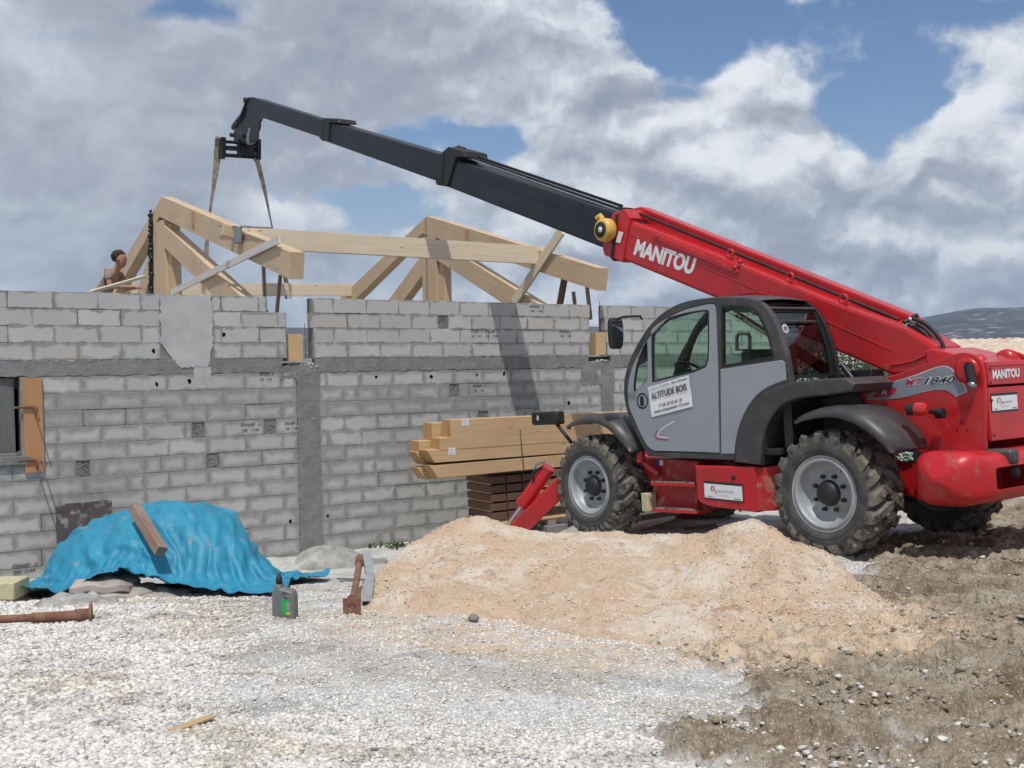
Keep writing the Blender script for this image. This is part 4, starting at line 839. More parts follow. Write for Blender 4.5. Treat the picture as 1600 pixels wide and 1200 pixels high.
# ---------------------------------------------------------------- worker on the wall head
def skin_mesh(name,joints,edges,m,parent,rootj=0,sub=2,base=np.zeros(3)):
    names=list(joints); me=bpy.data.meshes.new(name); me.from_pydata([tuple(np.array(joints[k][0])-0) for k in names],[(names.index(a),names.index(b)) for a,b in edges],[])
    o=bpy.data.objects.new(name,me); C.objects.link(o); md=o.modifiers.new('skin','SKIN'); md.branch_smoothing=.6
    sv=me.skin_vertices[0].data
    for i,k in enumerate(names):
        r_=joints[k][1]; sv[i].radius=(r_,r_) if isinstance(r_,(int,float)) else r_; sv[i].use_root=(i==rootj)
    md.use_smooth_shade=True; s=o.modifiers.new('sub','SUBSURF'); s.levels=s.render_levels=sub
    me.materials.append(MT[m]); o.parent=parent; return o
def worker():
    head=at(177,404,16.9)      # head centre seen above the wall
    h=head[2]; X,Y=head[0],head[1]
    # facing right and away; local frame: f = facing, l = his left
    f=nrm(np.array([.80,-.10,0])); l=np.array([-f[1],f[0],0])
    feet=h-1.55
    root=thing('person','worker with short dark hair in a brown T-shirt bending over the timbers at the left','person',None,(X,Y,feet)); root['_base']=[0,0,0]
    def J(a,b,c): return tuple(f*a+l*b+np.array([0,0,c]))
    Jn={'pelvis':(J(-.22,0,.88),(.155,.12)),'waist':(J(-.20,0,1.02),(.145,.11)),'chest':(J(-.06,0,1.21),(.165,.125)),'neckb':(J(.04,0,1.37),(.075,.07)),'neck':(J(.08,0,1.42),.058),'jaw':(J(.125,0,1.46),(.082,.088)),'head':(J(.115,0,1.535),(.098,.112)),'crown':(J(.10,0,1.605),(.085,.10)),'top':(J(.09,0,1.645),(.04,.05))}
    E=[('pelvis','waist'),('waist','chest'),('chest','neckb'),('neckb','neck'),('neck','jaw'),('jaw','head'),('head','crown'),('crown','top')]
    for sgn,t in ((1,'l'),(-1,'r')):
        Jn['sh'+t]=(J(0,sgn*.17,1.33),.058); Jn['el'+t]=(J(.05,sgn*.235,1.10),.043); Jn['wr'+t]=(J(.30,sgn*.13,1.10),.028); Jn['palm'+t]=(J(.37,sgn*.11,1.10),(.04,.022))
        E+=[('chest','sh'+t),('sh'+t,'el'+t),('el'+t,'wr'+t),('wr'+t,'palm'+t)]
        for k,(dx,dy,dz,L_) in enumerate([(.08,.03,-.02,1),(.09,.01,-.025,1),(.085,-.01,-.025,1),(.07,-.028,-.02,1),(.03,-.05*sgn if 0 else .045,-.01,1)]):
            Jn[f'f{t}{k}']=(J(.37+dx*.6,sgn*.11+dy*sgn,1.10+dz*.5),.010); Jn[f'g{t}{k}']=(J(.37+dx*.95,sgn*.11+dy*1.15*sgn,1.10+dz*1.6),.008); E+=[('palm'+t,f'f{t}{k}'),(f'f{t}{k}',f'g{t}{k}')]
        Jn['hip'+t]=(J(-.22,sgn*.10,.84),.085); Jn['kn'+t]=(J(-.12,sgn*.12,.46),.058); Jn['an'+t]=(J(-.20,sgn*.12,.09),.040); Jn['toe'+t]=(J(-.02,sgn*.13,.035),.035)
        E+=[('pelvis','hip'+t),('hip'+t,'kn'+t),('kn'+t,'an'+t),('an'+t,'toe'+t)]
    skin_mesh('body',Jn,E,'skin',root)
    T={'a':(Jn['pelvis'][0],(.185,.15)),'b':(Jn['waist'][0],(.18,.145)),'c':(Jn['chest'][0],(.205,.165)),'d':(J(.03,0,1.355),(.11,.10))}; ET=[('a','b'),('b','c'),('c','d')]
    for sgn,t in ((1,'l'),(-1,'r')):
        T['s'+t]=(J(0,sgn*.175,1.33),.080); T['m'+t]=(J(.04,sgn*.215,1.19),.066); ET+=[('c','s'+t),('s'+t,'m'+t)]
    skin_mesh('tshirt',T,ET,'shirt',root)
    T={'a':(J(-.22,0,.90),(.17,.135))}; ET=[]
    for sgn,t in ((1,'l'),(-1,'r')):
        T['h'+t]=(J(-.22,sgn*.10,.82),.10); T['k'+t]=(J(-.12,sgn*.12,.46),.075); T['n'+t]=(J(-.20,sgn*.12,.12),.06); ET+=[('a','h'+t),('h'+t,'k'+t),('k'+t,'n'+t)]
    skin_mesh('trousers',T,ET,'trousers',root)
    bm=bmesh.new(); bmesh.ops.create_icosphere(bm,subdivisions=4,radius=1)
    me=bpy.data.meshes.new('hair'); c=np.array(J(.088,0,1.58)); rg=np.random.RandomState(2)
    for v in bm.verts:
        p=np.array(v.co); k=1+.10*math.sin(p[0]*9+p[2]*5)*math.sin(p[1]*11+2)+rg.rand()*.05
        q=p*k*np.array([.108,.104,.098]); v.co=Vector((c+q).tolist())
    kill=[v for v in bm.verts if (np.array(v.co)-c)@f>.03 and v.co.z<c[2]+.035 or v.co.z<c[2]-.085]
    bmesh.ops.delete(bm,geom=kill,context='VERTS'); bm.to_mesh(me); bm.free(); o=bpy.data.objects.new('hair',me); C.objects.link(o); o.parent=root; me.materials.append(MT['hair'])
    for p in me.polygons: p.use_smooth=True
    mb=MB(); lathe(mb,[(.020,-.02),(.017,.005),(.010,.022),(0,.026)],J(.200,0,1.505),f,8); mb.build('nose','skin',root)
    for sgn in (1,-1):
        mb=MB(); e=J(.12,sgn*.088,1.525); lathe(mb,[(0,.0),(.022,.0),(.026,.012),(.0,.014)],e,l*sgn,10); mb.build('ear','skin',root)
        mb=MB(); e=np.array(J(.200,sgn*.030,1.535)); lathe(mb,[(.0,.012),(.009,.009),(.012,0),(.0,-.004)],e,f,8); mb.build('eye','ink',root)
    # platform he stands on
    mb=MB(); p=np.array([X,Y,feet]); box(mb,(-1.2,-.5,-.05),(1.6,.7,-.002)); M=Matrix.Translation(Vector(p.tolist()))@Matrix.Rotation(B34,4,'Z')
    for a in (-1.1,1.5):
        for b in (-.45,.6): box(mb,(a-.04,b-.04,1.5-feet),(a+.04,b+.04,-.05))
    solo(mb,'work_platform','timberpale','boarded work platform behind the wall under the worker','platform',M)
worker()
# ---------------------------------------------------------------- opening and formwork on the left of the wall
def opening():
    mb=MB(); box(mb,(-8.4,.05,.55),(-6.86,.08,1.40)); 
    for k in range(7): box(mb,(-8.3+k*.2,.035,.56),(-8.28+k*.2,.05,1.39))
    solo(mb,'metal_sheet','shutter','dull grey ribbed panel closing the opening at the left edge','panel',WM,base=(-7.6,.05,.55))
    mb=MB(); V,F=fill2d([[(-6.785,.32),(-6.57,.32),(-6.565,1.40),(-6.785,1.405)]],.016,.002)
    b=MB(); beam(b,(-6.675,-.022,.31),(-6.675,-.022,1.40),.21,.03,up=(0,1,0)); solo(b,'formwork_board','orangewood','orange wooden board clamped upright beside the opening','board',WM,base=(-6.67,0,.31),bevel=.002)
    b=MB(); beam(b,(-7.9,-.03,.47),(-6.74,-.03,.46),.05,.10); box(b,(-7.9,-.05,.50),(-6.86,.06,.545)); solo(b,'sill_board','mortar','dirty board under the opening, spattered with mortar','board',WM,base=(-7.3,0,.45),bevel=.008)
    for k,(z,lab) in enumerate([(1.06,'rusty steel clamp holding the upper part of the orange board'),(.45,'rusty steel clamp at the foot of the orange board')]):
        b=MB(); s=-6.66; L_=.30 if k==0 else .40
        tube(b,[(s-.20,.02,z+.01),(s-.20,-.06,z+.01),(s,-.07,z+.015),(s+.01,-.10,z-.0),(s+.01,-.05,z-.12)],.008,6)
        tube(b,[(s-.02,-.02,z),(s-.02,-L_,z-.01)],.009,6); tube(b,[(s+.05,-.02,z-.01),(s+.05,-L_,z-.02)],.009,6) if k else None
        tube(b,[(s-.22,-.03,z),(s+.02,-.05,z)],.010,6); solo(b,'steel_clamp','rust',lab,'clamp',WM,base=(s,-.05,z))
opening()
# ---------------------------------------------------------------- timber stack by the wall
def stack():
    r0=-1.35
    def beamp(name,label,pl,pr,h,w=.22,r=r0,m='timberstack',mit=0,g='new timbers stacked beside the wall'):
        a=wf(*pl,r); b=wf(*pr,r); k=.0
        A=(a[0],r,a[1]-h/2); B_=(b[0],r,b[1]-h/2); mb=MB(); beam(mb,A,B_,w,h,(0,0,1),0,1,miter0=mit); return solo(mb,'timber_beam',[m,'endgrain'],label,'beam',WM,base=(A[0],r,A[2]-h/2),bevel=.003,group=g)
    def px_h(x,y0,y1,r): return wf(x,y0,r)[1]-wf(x,y1,r)[1]
    h=px_h(800,650,677,r0)
    beamp('b','topmost beam of the stack, marked with a white paper label',(697,656),(1010,641),h,r=r0,mit=.0)
    beamp('b','short mitred beam end lying behind the topmost labelled beam',(668,661),(1010,643),h*.95,r=r0+.24,mit=.0)
    beamp('b','front beam of the second layer, in the shade of the top beam',(680,684),(1010,662),px_h(800,678,698,r0),r=r0)
    beamp('b','rear beam of the second layer, its sawn end showing at the left',(648,689),(1010,664),px_h(800,678,698,r0),r=r0+.24)
    beamp('b','front beam of the third layer with a white paper label',(660,703),(1010,680),px_h(800,696,715,r0),r=r0,mit=.12)
    beamp('b','rear beam of the third layer, poking out furthest left',(643,706),(1010,682),px_h(800,696,715,r0),r=r0+.24,mit=.12)
    beamp('b','front beam of the lowest layer of the strapped stack',(665,727),(1010,698),px_h(800,717,736,r0),r=r0,mit=.12)
    beamp('b','rear beam of the lowest layer of the strapped stack',(646,730),(1010,700),px_h(800,717,736,r0),r=r0+.24,mit=.12)
    # labels
    for px,py,lab in ((727,660,'white paper label on the topmost beam'),(706,705,'white paper label on the third layer beam')):
        s,z=wf(px,py,r0-.112); mb=MB(); box(mb,(s-.05,r0-.1125,z-.045),(s+.05,r0-.1115,z+.045)); 
        for k in range(4): box(mb,(s-.04,r0-.1135,z-.035+k*.02),(s+.035-.01*(k%2),r0-.1125,z-.031+k*.02),m=1)
        solo(mb,'paper_label',['paper','blueink'],lab,'label',WM,base=(s,r0-.112,z))
    s,zt=wf(813,672,r0-.116); zb=wf(821,738,r0-.116)[1]
    mb=MB(); tube(mb,[(s,r0+.36,zt),(s,r0-.117,zt),(s+.02,r0-.119,(zt+zb)/2),(s+.05,r0-.117,zb),(s+.05,r0+.36,zb)],.007,6); solo(mb,'binding_strap','greenstrap','dark green strap bound round the timber stack','strap',WM,base=(s,r0,zb))
    # dark boards below : 5 layers of three ends
    rb=r0+.02; z_top=wf(800,742,rb)[1]; z_bot=wf(800,812,rb)[1]; n=5; hh=(z_top-z_bot)/n
    s0=wf(767,780,rb)[0]
    for k in range(n):
        z1=z_top-k*hh
        for j in range(3):
            mb=MB(); a=s0+.02*k*.3+j*.26; box(mb,(a,rb,z1-hh+.022),(a+.235,rb+.62,z1-.004),uvax=1); box(mb,(a+.02,rb+.05,z1-hh),(a+.05,rb+.55,z1-hh+.022),m=1)
            row_=['topmost','second','third','fourth','lowest'][k]; col_=['left','middle','right'][j]
            solo(mb,'brown_board',['brownwood','timberstack'],f'dark brown board end, {col_} one in the {row_} row under the timber stack','board',WM,base=(a,rb,z1-hh),bevel=.004,group='dark brown boards stacked under the beams')
    for k in range(4):
        z1=z_top+.03-k*hh*1.15; mb=MB(); a=s0+.80; box(mb,(a,rb-.02,z1-hh*.8),(a+1.5,rb+.55,z1)); row_=['topmost','second','third','lowest'][k]
        solo(mb,'light_board','timberstack',f'pale board {row_} of the four beside the dark brown boards','board',WM,base=(a,rb,z1-hh),bevel=.004,group='pale boards behind the front wheel')
    zp=z_bot-.01; g=float(ground_z(1.5,15))
    # pallet
    root=thing('pallet','wooden pallet carrying the stacked boards behind the front wheel','pallet',WM,(s0,rb,zp-.13))
    mb=MB(); 
    for k in range(4): box(mb,(s0-.05,rb-.06+k*.24,zp-.03),(s0+2.1,rb+.04+k*.24,zp-.006))
    mb.build('deck_board','timberstack',root,bevel=.003)
    for k in range(3):
        mb=MB(); box(mb,(s0+.0+k*.9,rb-.05,zp-.12),(s0+.14+k*.9,rb+.7,zp-.03)); mb.build('bearer','oldwood',root,bevel=.003)
    for k in range(3):
        mb=MB(); box(mb,(s0-.1+k*.95,rb-.1,zp-.5),(s0+.25+k*.95,rb+.7,zp-.121)); solo(mb,'bearing_block','concrete',['left','middle','right'][k]+' rough concrete block under the timber pallet','block',WM,base=(s0+k*.95,rb,zp-.5),bevel=.01,group='blocks under the pallet')
stack()
# ---------------------------------------------------------------- tarpaulin over the bag pile
def on_ground(px,py,dz=0):
    y=6.
    for _ in range(40): q=at(px,py,y); y=float(gz(px,py,float(ground_z(q[0],q[1]))+dz)[1])
    return gz(px,py,float(ground_z(q[0],q[1]))+dz)
def pile_h(x,y):
    """height of the hidden heap under the tarpaulin, world coordinates"""
    top=[(60,925),(88,862),(112,838),(140,826),(200,803),(250,793),(310,790),(360,811),(374,838),(395,878),(430,915),(470,935)]
    yc=10.15; px=800+x/y*1700; pp=np.array([a for a,b in top],float); zz=np.array([at(a,b,yc)[2] for a,b in top])
    g=ground_z(x,y); h=np.interp(px,pp,zz,left=-9,right=-9)-g
    t=np.abs(y-yc-.05)/np.interp(px,[60,200,360,470],[.50,.70,.62,.3]); pr=np.clip(1-t**3.2,0,1)**.55
    lump=(fbm(x*2.4,y*2.4,3,1)-.5)*.22
    l2=(fbm(x*5+2,y*5,3,3)-.5)*.16*sstep(.98,.7,pr)
    return g+np.maximum(h,0)*(pr*(1+lump*(pr<.98))+l2)*.985
def tarp():
    nx,ny=150,112; L_,Wd=2.72,2.35; cx=at(246,860,10.1)[0]; cy=10.15
    X,Y=np.meshgrid(np.linspace(-L_/2,L_/2,nx),np.linspace(-Wd/2,Wd/2,ny),indexing='ij'); a=R(-3)
    P=np.stack([cx+X*math.cos(a)-Y*math.sin(a)+.02,cy+X*math.sin(a)+Y*math.cos(a),np.full_like(X,.62)],-1)
    P[...,2]+=(fbm(X*3,Y*3,3,2)-.5)*.12
    P[...,2]+=(rng.rand(nx,ny)-.5)*.03; dx=L_/(nx-1)*1.085; dy=Wd/(ny-1)*1.07; V=np.zeros_like(P)
    def con(A,B_,rest,k):
        d=B_-A; l=np.linalg.norm(d,axis=-1,keepdims=True)+1e-9; c=k*(l-rest)/l*d*.5; return c
    def relax(i0,i1,rest,k,ax,off):
        pass
    for it in range(230):
        V[...,2]-=9.8*.012; V*=.985; old=P.copy(); P=P+V*.012
        for sub in range(9):
            acc=np.zeros_like(P); 
            def app(sa,sb,rest,k):
                A=P[sa]; B_=P[sb]; c=con(A,B_,rest,k); P[sa]=A+c; P[sb]=B_-c
            for par in (0,1):
                app((slice(par,nx-1,2),slice(None)),(slice(par+1,nx,2),slice(None)),dx,.95); app((slice(None),slice(par,ny-1,2)),(slice(None),slice(par+1,ny,2)),dy,.95)
            dd=math.hypot(dx,dy)
            for par in (0,1):
                app((slice(par,nx-1,2),slice(0,ny-1)),(slice(par+1,nx,2),slice(1,ny)),dd,.35); app((slice(par+1,nx,2),slice(0,ny-1)),(slice(par,nx-1,2),slice(1,ny)),dd,.35)
            if sub%3==0:
                for par in (0,1,2,3):
                    app((slice(par,nx-2,4),slice(None)),(slice(par+2,nx,4),slice(None)),2*dx,.03); app((slice(None),slice(par,ny-2,4)),(slice(None),slice(par+2,ny,4)),2*dy,.03)
        H=np.maximum(pile_h(P[...,0],P[...,1]),ground_z(P[...,0],P[...,1])+.03)+.012
        hit=P[...,2]<H; P[...,2]=np.where(hit,H,P[...,2]); fr=.75
        for q in (0,1): P[...,q]=np.where(hit,old[...,q]+(P[...,q]-old[...,q])*(1-fr),P[...,q])
        V=(P-old)/.012; V[...,2]=np.where(hit,0,V[...,2])
        sp_=np.linalg.norm(V,axis=-1,keepdims=True); V*=np.minimum(1,2.5/(sp_+1e-6))
        P=np.nan_to_num(P)
    cr=lambda x,y,s:np.clip(1-np.abs(fbm(x,y,4,s)-.5)*9,0,1)
    GX,GY=np.gradient(P,axis=0),np.gradient(P,axis=1); Nn=np.cross(GX,GY); Nn/=np.linalg.norm(Nn,axis=-1,keepdims=True)+1e-9; Nn*=np.sign(Nn[...,2:3]+1e-9)
    u_,v_=X+.35*Y,Y-.35*X; low=sstep(.25,-.35,P[...,2])
    P=P+Nn*((cr((X-Y)*.8+.4,(X+Y)*2.2,1)*.042+cr((X*.3-Y)*.7+2,(X+.3*Y)*2.6,2)*.022*(.4+low)+cr(u_*5+3,v_*1.8,2)*.012+(fbm(u_*2.5,v_*2.5,2,2)-.5)*.04)[...,None])
    # lift the front hem a little where the bags push out
    px=800+P[...,0]/P[...,1]*1700
    lift=np.exp(-((px-185)/62)**2)*sstep(9.72,9.35,P[...,1])*.16; P[...,2]+=lift
    vs=P.reshape(-1,3); i=np.arange(nx*ny).reshape(nx,ny); fs=np.stack([i[:-1,:-1],i[1:,:-1],i[1:,1:],i[:-1,1:]],-1).reshape(-1,4).tolist()
    m=mat('blue_tarpaulin',(.022,.215,.345),.50,var=(3.2,(.035,.27,.40),.42,.7,7),var2=(5,(.30,.29,.25),.60,.78,9),bump=(22,.35,.015),spec=.35)
    mb=MB(); mb.add(vs,fs,sm=True); o=solo(mb,'tarpaulin',m,'crumpled bright blue tarpaulin draped over the bag pile by the wall','tarpaulin',base=(cx,cy,-.5)); md=o.modifiers.new('th','SOLIDIFY'); md.thickness=.002; md=o.modifiers.new('s','SUBSURF'); md.levels=md.render_levels=1
    # wooden post on top
    a=at(211,793,9.75); b=at(252,862,9.28); mb=MB(); beam(mb,a,b,.09,.09,up=(0,.4,1)); solo(mb,'timber_post','oldwood','worn reddish timber post lying across the blue tarpaulin','post',base=b,bevel=.006)
    # bags below
    k=0
    for px_,py_,w,dpt,h,lab in [(190,935,.55,.40,.15,'lower torn cement bag peeping out under the blue tarpaulin'),(165,918,.50,.38,.13,'upper cement bag with a red mark under the tarpaulin'),(262,934,.40,.35,.10,'flattened cement bag at the right under the tarpaulin')]:
        c=at(px_,py_,9.20); bm=bmesh.new(); bmesh.ops.create_cube(bm,size=1); bmesh.ops.subdivide_edges(bm,edges=bm.edges[:],cuts=6,use_grid_fill=True)
        me=bpy.data.meshes.new('cement_bag')
        for v in bm.verts:
            p=np.array(v.co)*2; s_=(1-abs(p[0])**4*.25)*(1-abs(p[1])**4*.2); q=p*np.array([w/2,dpt/2,h/2]); q[2]*=(1-.55*max(abs(p[0])**3,abs(p[1])**3)); q+=np.array([0,0,.02*math.sin(p[0]*6+p[1]*4+k)])
            v.co=Vector(q.tolist())
        bm.to_mesh(me); bm.free(); o=bpy.data.objects.new('cement_bag',me); C.objects.link(o); o.location=(c[0],c[1],c[2]+h*.2); o.rotation_euler=(0,R(4*k-3),R(12-9*k)); me.materials.append(MT['bag']); me.materials.append(MT['redink'])
        for p in me.polygons:
            p.use_smooth=True
            if k==1 and p.center.y<-dpt*.42 and .0<p.center.x<.07: p.material_index=1
        o['label']=lab; o['category']='bag'; o['group']='cement bags under the tarpaulin'; md=o.modifiers.new('s','SUBSURF'); md.levels=md.render_levels=1; k+=1
    for px_,py_,sx,lab in ((118,945,.30,'crumpled dusty plastic sheet left of the cement bags'),(125,925,.22,'folded piece of plastic wrap tucked under the tarpaulin hem')):
        c=on_ground(px_,py_) if py_>940 else at(px_,py_,9.6); mb=MB(); n=24; xs,ys=np.meshgrid(np.linspace(-1,1,n),np.linspace(-1,1,n),indexing='ij'); z=.07*(1-xs**2)*(1-ys**2)+np.abs(fbm(xs*2.5+px_,ys*2.5,3,1)-.5)*.12
        vs=np.stack([c[0]+xs*sx,c[1]+ys*.13,c[2]+z],-1).reshape(-1,3); i=np.arange(n*n).reshape(n,n); mb.add(vs,np.stack([i[:-1,:-1],i[1:,:-1],i[1:,1:],i[:-1,1:]],-1).reshape(-1,4).tolist(),sm=True); solo(mb,'plastic_sheet','plastic',lab,'plastic sheet',base=c)
    # stained panel behind
    mb=MB(); A=wf(88,792,-.35); B_=wf(176,783,-.35); s0,s1=A[0],B_[0]; beam(mb,((s0+s1)/2,-.35,A[1]-.9),((s0+s1)/2,-.30,A[1]+.02),s1-s0,.03,up=(0,1,0)); solo(mb,'stained_panel','weathered','dark stained old panel leaning behind the tarpaulin','panel',WM,base=((s0+s1)/2,-.35,A[1]-.9),bevel=.003)
tarp()
# ---------------------------------------------------------------- small things on the gravel
def clutter():
    # grey can
    c=on_ground(446,968); root=thing('oil_can','grey plastic oil can with a black cap and green label on the gravel','can',Matrix.Translation(Vector(c.tolist()))@Matrix.Rotation(R(-12),4,'Z'))
    Hc=.245; mb=MB(); 
    prof=[(-.075,0),(.078,0),(.080,.01),(.080,.165),(.066,.20),(.012,.215),(-.012,.222),(-.020,Hc),(-.058,Hc),(-.064,.215),(-.078,.19),(-.080,.01)]
    hole=[(.044,.178),(.020,.186),(.012,.176),(.018,.160),(.030,.150),(.044,.154)]
    V,F=fill2d([prof,hole],.048,.016); mb.add([(v[0],-v[2],v[1]) for v in V],F,sm=False); mb.build('can_body','jerry',root,bevel=.004)
    mb=MB(); lathe(mb,[(0,.0),(.022,0),(.022,.035),(.017,.05),(.012,.055),(.012,.075),(0,.077)],(-.039,0,Hc-.002),(0,0,1),16); mb.build('cap','black',root)
    mb=MB(); box(mb,(-.005,-.0505,.04),(.060,-.0485,.150)); mb.build('label','green',root)
    mb=MB(); box(mb,(.030,-.0515,.075),(.058,-.0506,.13)); box(mb,(.03,-.0515,.045),(.058,-.0506,.065),m=1); mb.build('label_print',['decalgrey','yellow'],root)
    # rusty prop in the foreground, flange towards us
    a=on_ground(550,948,.06); b=at(563,872,9.3); d=nrm(b-a); root=thing('scaffold_prop','rusty steel prop right of the oil can, square foot plate towards the camera','prop',None,a); root['_base']=[0,0,0]
    L_=float(np.linalg.norm(b-a)); mb=MB(); tube(mb,[d*.03,d*L_*.9],.027,14); tube(mb,[d*.0,d*.12],.020,12); tube(mb,[d*.16,d*.185],.050,12); tube(mb,[d*L_*.86,d*L_],.038,12); mb.build('tube','rust',root)
    mb=MB(); s_=nrm(np.cross(d,(0,0,1))); u=np.cross(s_,d)
    ring=[]; h=.062; q=[(-1,-1),(1,-1),(1,1),(-1,1)]; K=12; outer=[]
    V,F=fill2d([[(-h,-h),(h,-h),(h,h),(-h,h)],[(.024*math.cos(2*math.pi*k/K),.024*math.sin(2*math.pi*k/K)) for k in range(K)]],.005,.001)
    mb.add([s_*v[0]+u*v[1]+d*v[2] for v in V],F); mb.build('foot_plate','rust',root)
    # channel
    a=on_ground(573,944,.03); m_=at(579,900,8.7); b=at(572,866,9.3); mb=MB()
    for p,q in ((a,m_),(m_,b)):
        dd=nrm(q-p); s_=nrm(np.cross(dd,(0,0,1))); u=np.cross(s_,dd); w,h,t=.035,.05,.004
        for (x0,x1,y0,y1) in ((-w,w,h/2-t,h/2),(-w,w,-h/2,-h/2+t),(-w,-w+t,-h/2+t,h/2-t),(w-t,w,-h/2+t,h/2-t)):
            vs=[P_+s_*x+u*y for P_ in (p,q) for x,y in ((x0,y0),(x1,y0),(x1,y1),(x0,y1))]; mb.add(vs,[(0,3,2,1),(4,5,6,7),(0,1,5,4),(1,2,6,5),(2,3,7,6),(3,0,4,7)])
        if p is a: box(mb,tuple(p-np.array([.037,.004,.027])),tuple(p+np.array([.037,.008,-.020])),m=1)
    solo(mb,'metal_channel',['metalplate','redink'],'bent galvanised channel lying just right of the rusty prop','channel',base=a)
    for p,q,lab in (((527,904),(606,910),'thin dark rod lying across behind the rusty prop'),((531,908),(608,906),'second thin dark rod crossing behind the prop, lying slightly higher')):
        A=on_ground(*p,.03); B_=on_ground(*q,.05); mb=MB(); tube(mb,[A,(A+B_)/2+np.array([0,0,.01]),B_],.009,6); solo(mb,'thin_rod','steel',lab,'rod',base=A,group='thin rods behind the prop')
    # rusty prop at the left edge
    A=on_ground(-90,972,.04); B_=on_ground(118,962,.04); Cc=on_ground(142,960,.04); mb=MB(); tube(mb,[A,B_],.028,12,m=0); d=nrm(B_-A); tube(mb,[B_-d*.28,B_+d*.02],.036,12); tube(mb,[B_,Cc],.045,12); tube(mb,[Cc-d*.01,Cc+d*.008],.075,14)
    solo(mb,'scaffold_prop',['rust','jerry'],'rusty tubular prop lying at the left edge in front of the yellow blocks','prop',base=B_)
    # blocks left edge
    for (x0,y0,x1,y1,dpt,m,lab,cat) in [(-60,918,22,938,8.9,'foam','pale foam block on top of the pile at the left edge','block'),(-60,945,22,962,8.9,'yellowgreen','yellow block at the bottom left, under the pale foam block','block')]:
        a=at(x0,y0,dpt); b=at(x1,y1,dpt); mb=MB(); box(mb,(a[0],dpt,b[2]),(b[0],dpt+.30,a[2]+(0.03 if m=='foam' else 0))); solo(mb,'foam_block',m,lab,cat,base=(b[0],dpt,b[2]),bevel=.01,group='blocks at the left edge')
    a=at(-60,938,8.9); b=at(20,945,8.9); mb=MB(); box(mb,(a[0],8.905,b[2]+.001),(b[0],9.19,a[2]-.001)); solo(mb,'board_layer','oldwood','thin dark board between the foam block and the yellow block','board',base=b)
    # cement sack by the wall
    c=at(535,885,13.3); mb=MB(); n=30; xs,ys=np.meshgrid(np.linspace(-1,1,n),np.linspace(-1,1,n),indexing='ij'); z=.26*np.clip(1-(xs+.3)**2*.8,0,1)*(1-ys**2)**.6*(1-.25*xs)+(fbm(xs*2,ys*2,4,1)-.5)*.06
    g=float(ground_z(c[0],c[1])); vs=np.stack([c[0]+xs*.50,c[1]+ys*.3+xs*.2,g+z-.02],-1).reshape(-1,3); i=np.arange(n*n).reshape(n,n); mb.add(vs,np.stack([i[:-1,:-1],i[1:,:-1],i[1:,1:],i[:-1,1:]],-1).reshape(-1,4).tolist(),sm=True); solo(mb,'grey_sheet','plastic','pale grey sheet crumpled on the ground at the foot of the wall','sheet',base=(c[0],c[1],g))
    # weed
    c=on_ground(600,866); mb=MB(); r=random.Random(4)
    for k in range(70):
        p=np.array([c[0]+r.gauss(0,.28),c[1]+r.gauss(0,.12)+.6,0]); p[2]=float(ground_z(p[0],p[1]))-.02; a_=r.random()*6.28; d=np.array([math.cos(a_),math.sin(a_),0]); h=r.uniform(.03,.10); e=p+d*.06+np.array([0,0,h]); s_=np.array([-d[1],d[0],0])*.014
        mb.add([p-s_,p+s_,(p+e)/2+s_*1.6+np.array([0,0,.02]),e,(p+e)/2-s_*1.6+np.array([0,0,.02])],[(0,1,2,3,4)])
    solo(mb,'weeds',mat('weed_leaf',(.06,.10,.03),.7),'small green weeds growing at the wall foot behind the sand','weeds',base=c,kind='stuff')
    # splinter of wood and flat dark stone
    A=on_ground(268,1140,.01); B_=on_ground(330,1117,.012); mb=MB(); beam(mb,A-np.array([0,0,.006]),B_-np.array([0,0,.006]),.045,.010); solo(mb,'wood_splinter','timberstack','small broken piece of wood lying on the foreground gravel','wood piece',base=A,bevel=.002)
    c=on_ground(740,966,.02); mb=MB(); lathe(mb,[(0,.018),(.03,.016),(.038,.0),(0,-.01)],c,(0,-.3,1),14); solo(mb,'round_stone','concrete','single round grey stone at the front edge of the sand heap','stone',base=c)
    # boards under the stabiliser foot
    k=0
    for A,B_,w,lab in (((985,812),(1062,800),.16,'weathered board lying behind the front wheel, upper one'),((1000,832),(1066,812),.10,'narrow weathered board just in front of the upper one'),((1040,834),(1120,822),.20,'short board under the red stabiliser foot')):
        y=13.1-.25*k; a=at(*A,y); b=at(*B_,y-.05); mb=MB(); beam(mb,a,b,w,.045); solo(mb,'packing_board','oldwood',lab,'board',base=a,bevel=.004,group='packing boards under the machine'); k+=1
clutter()
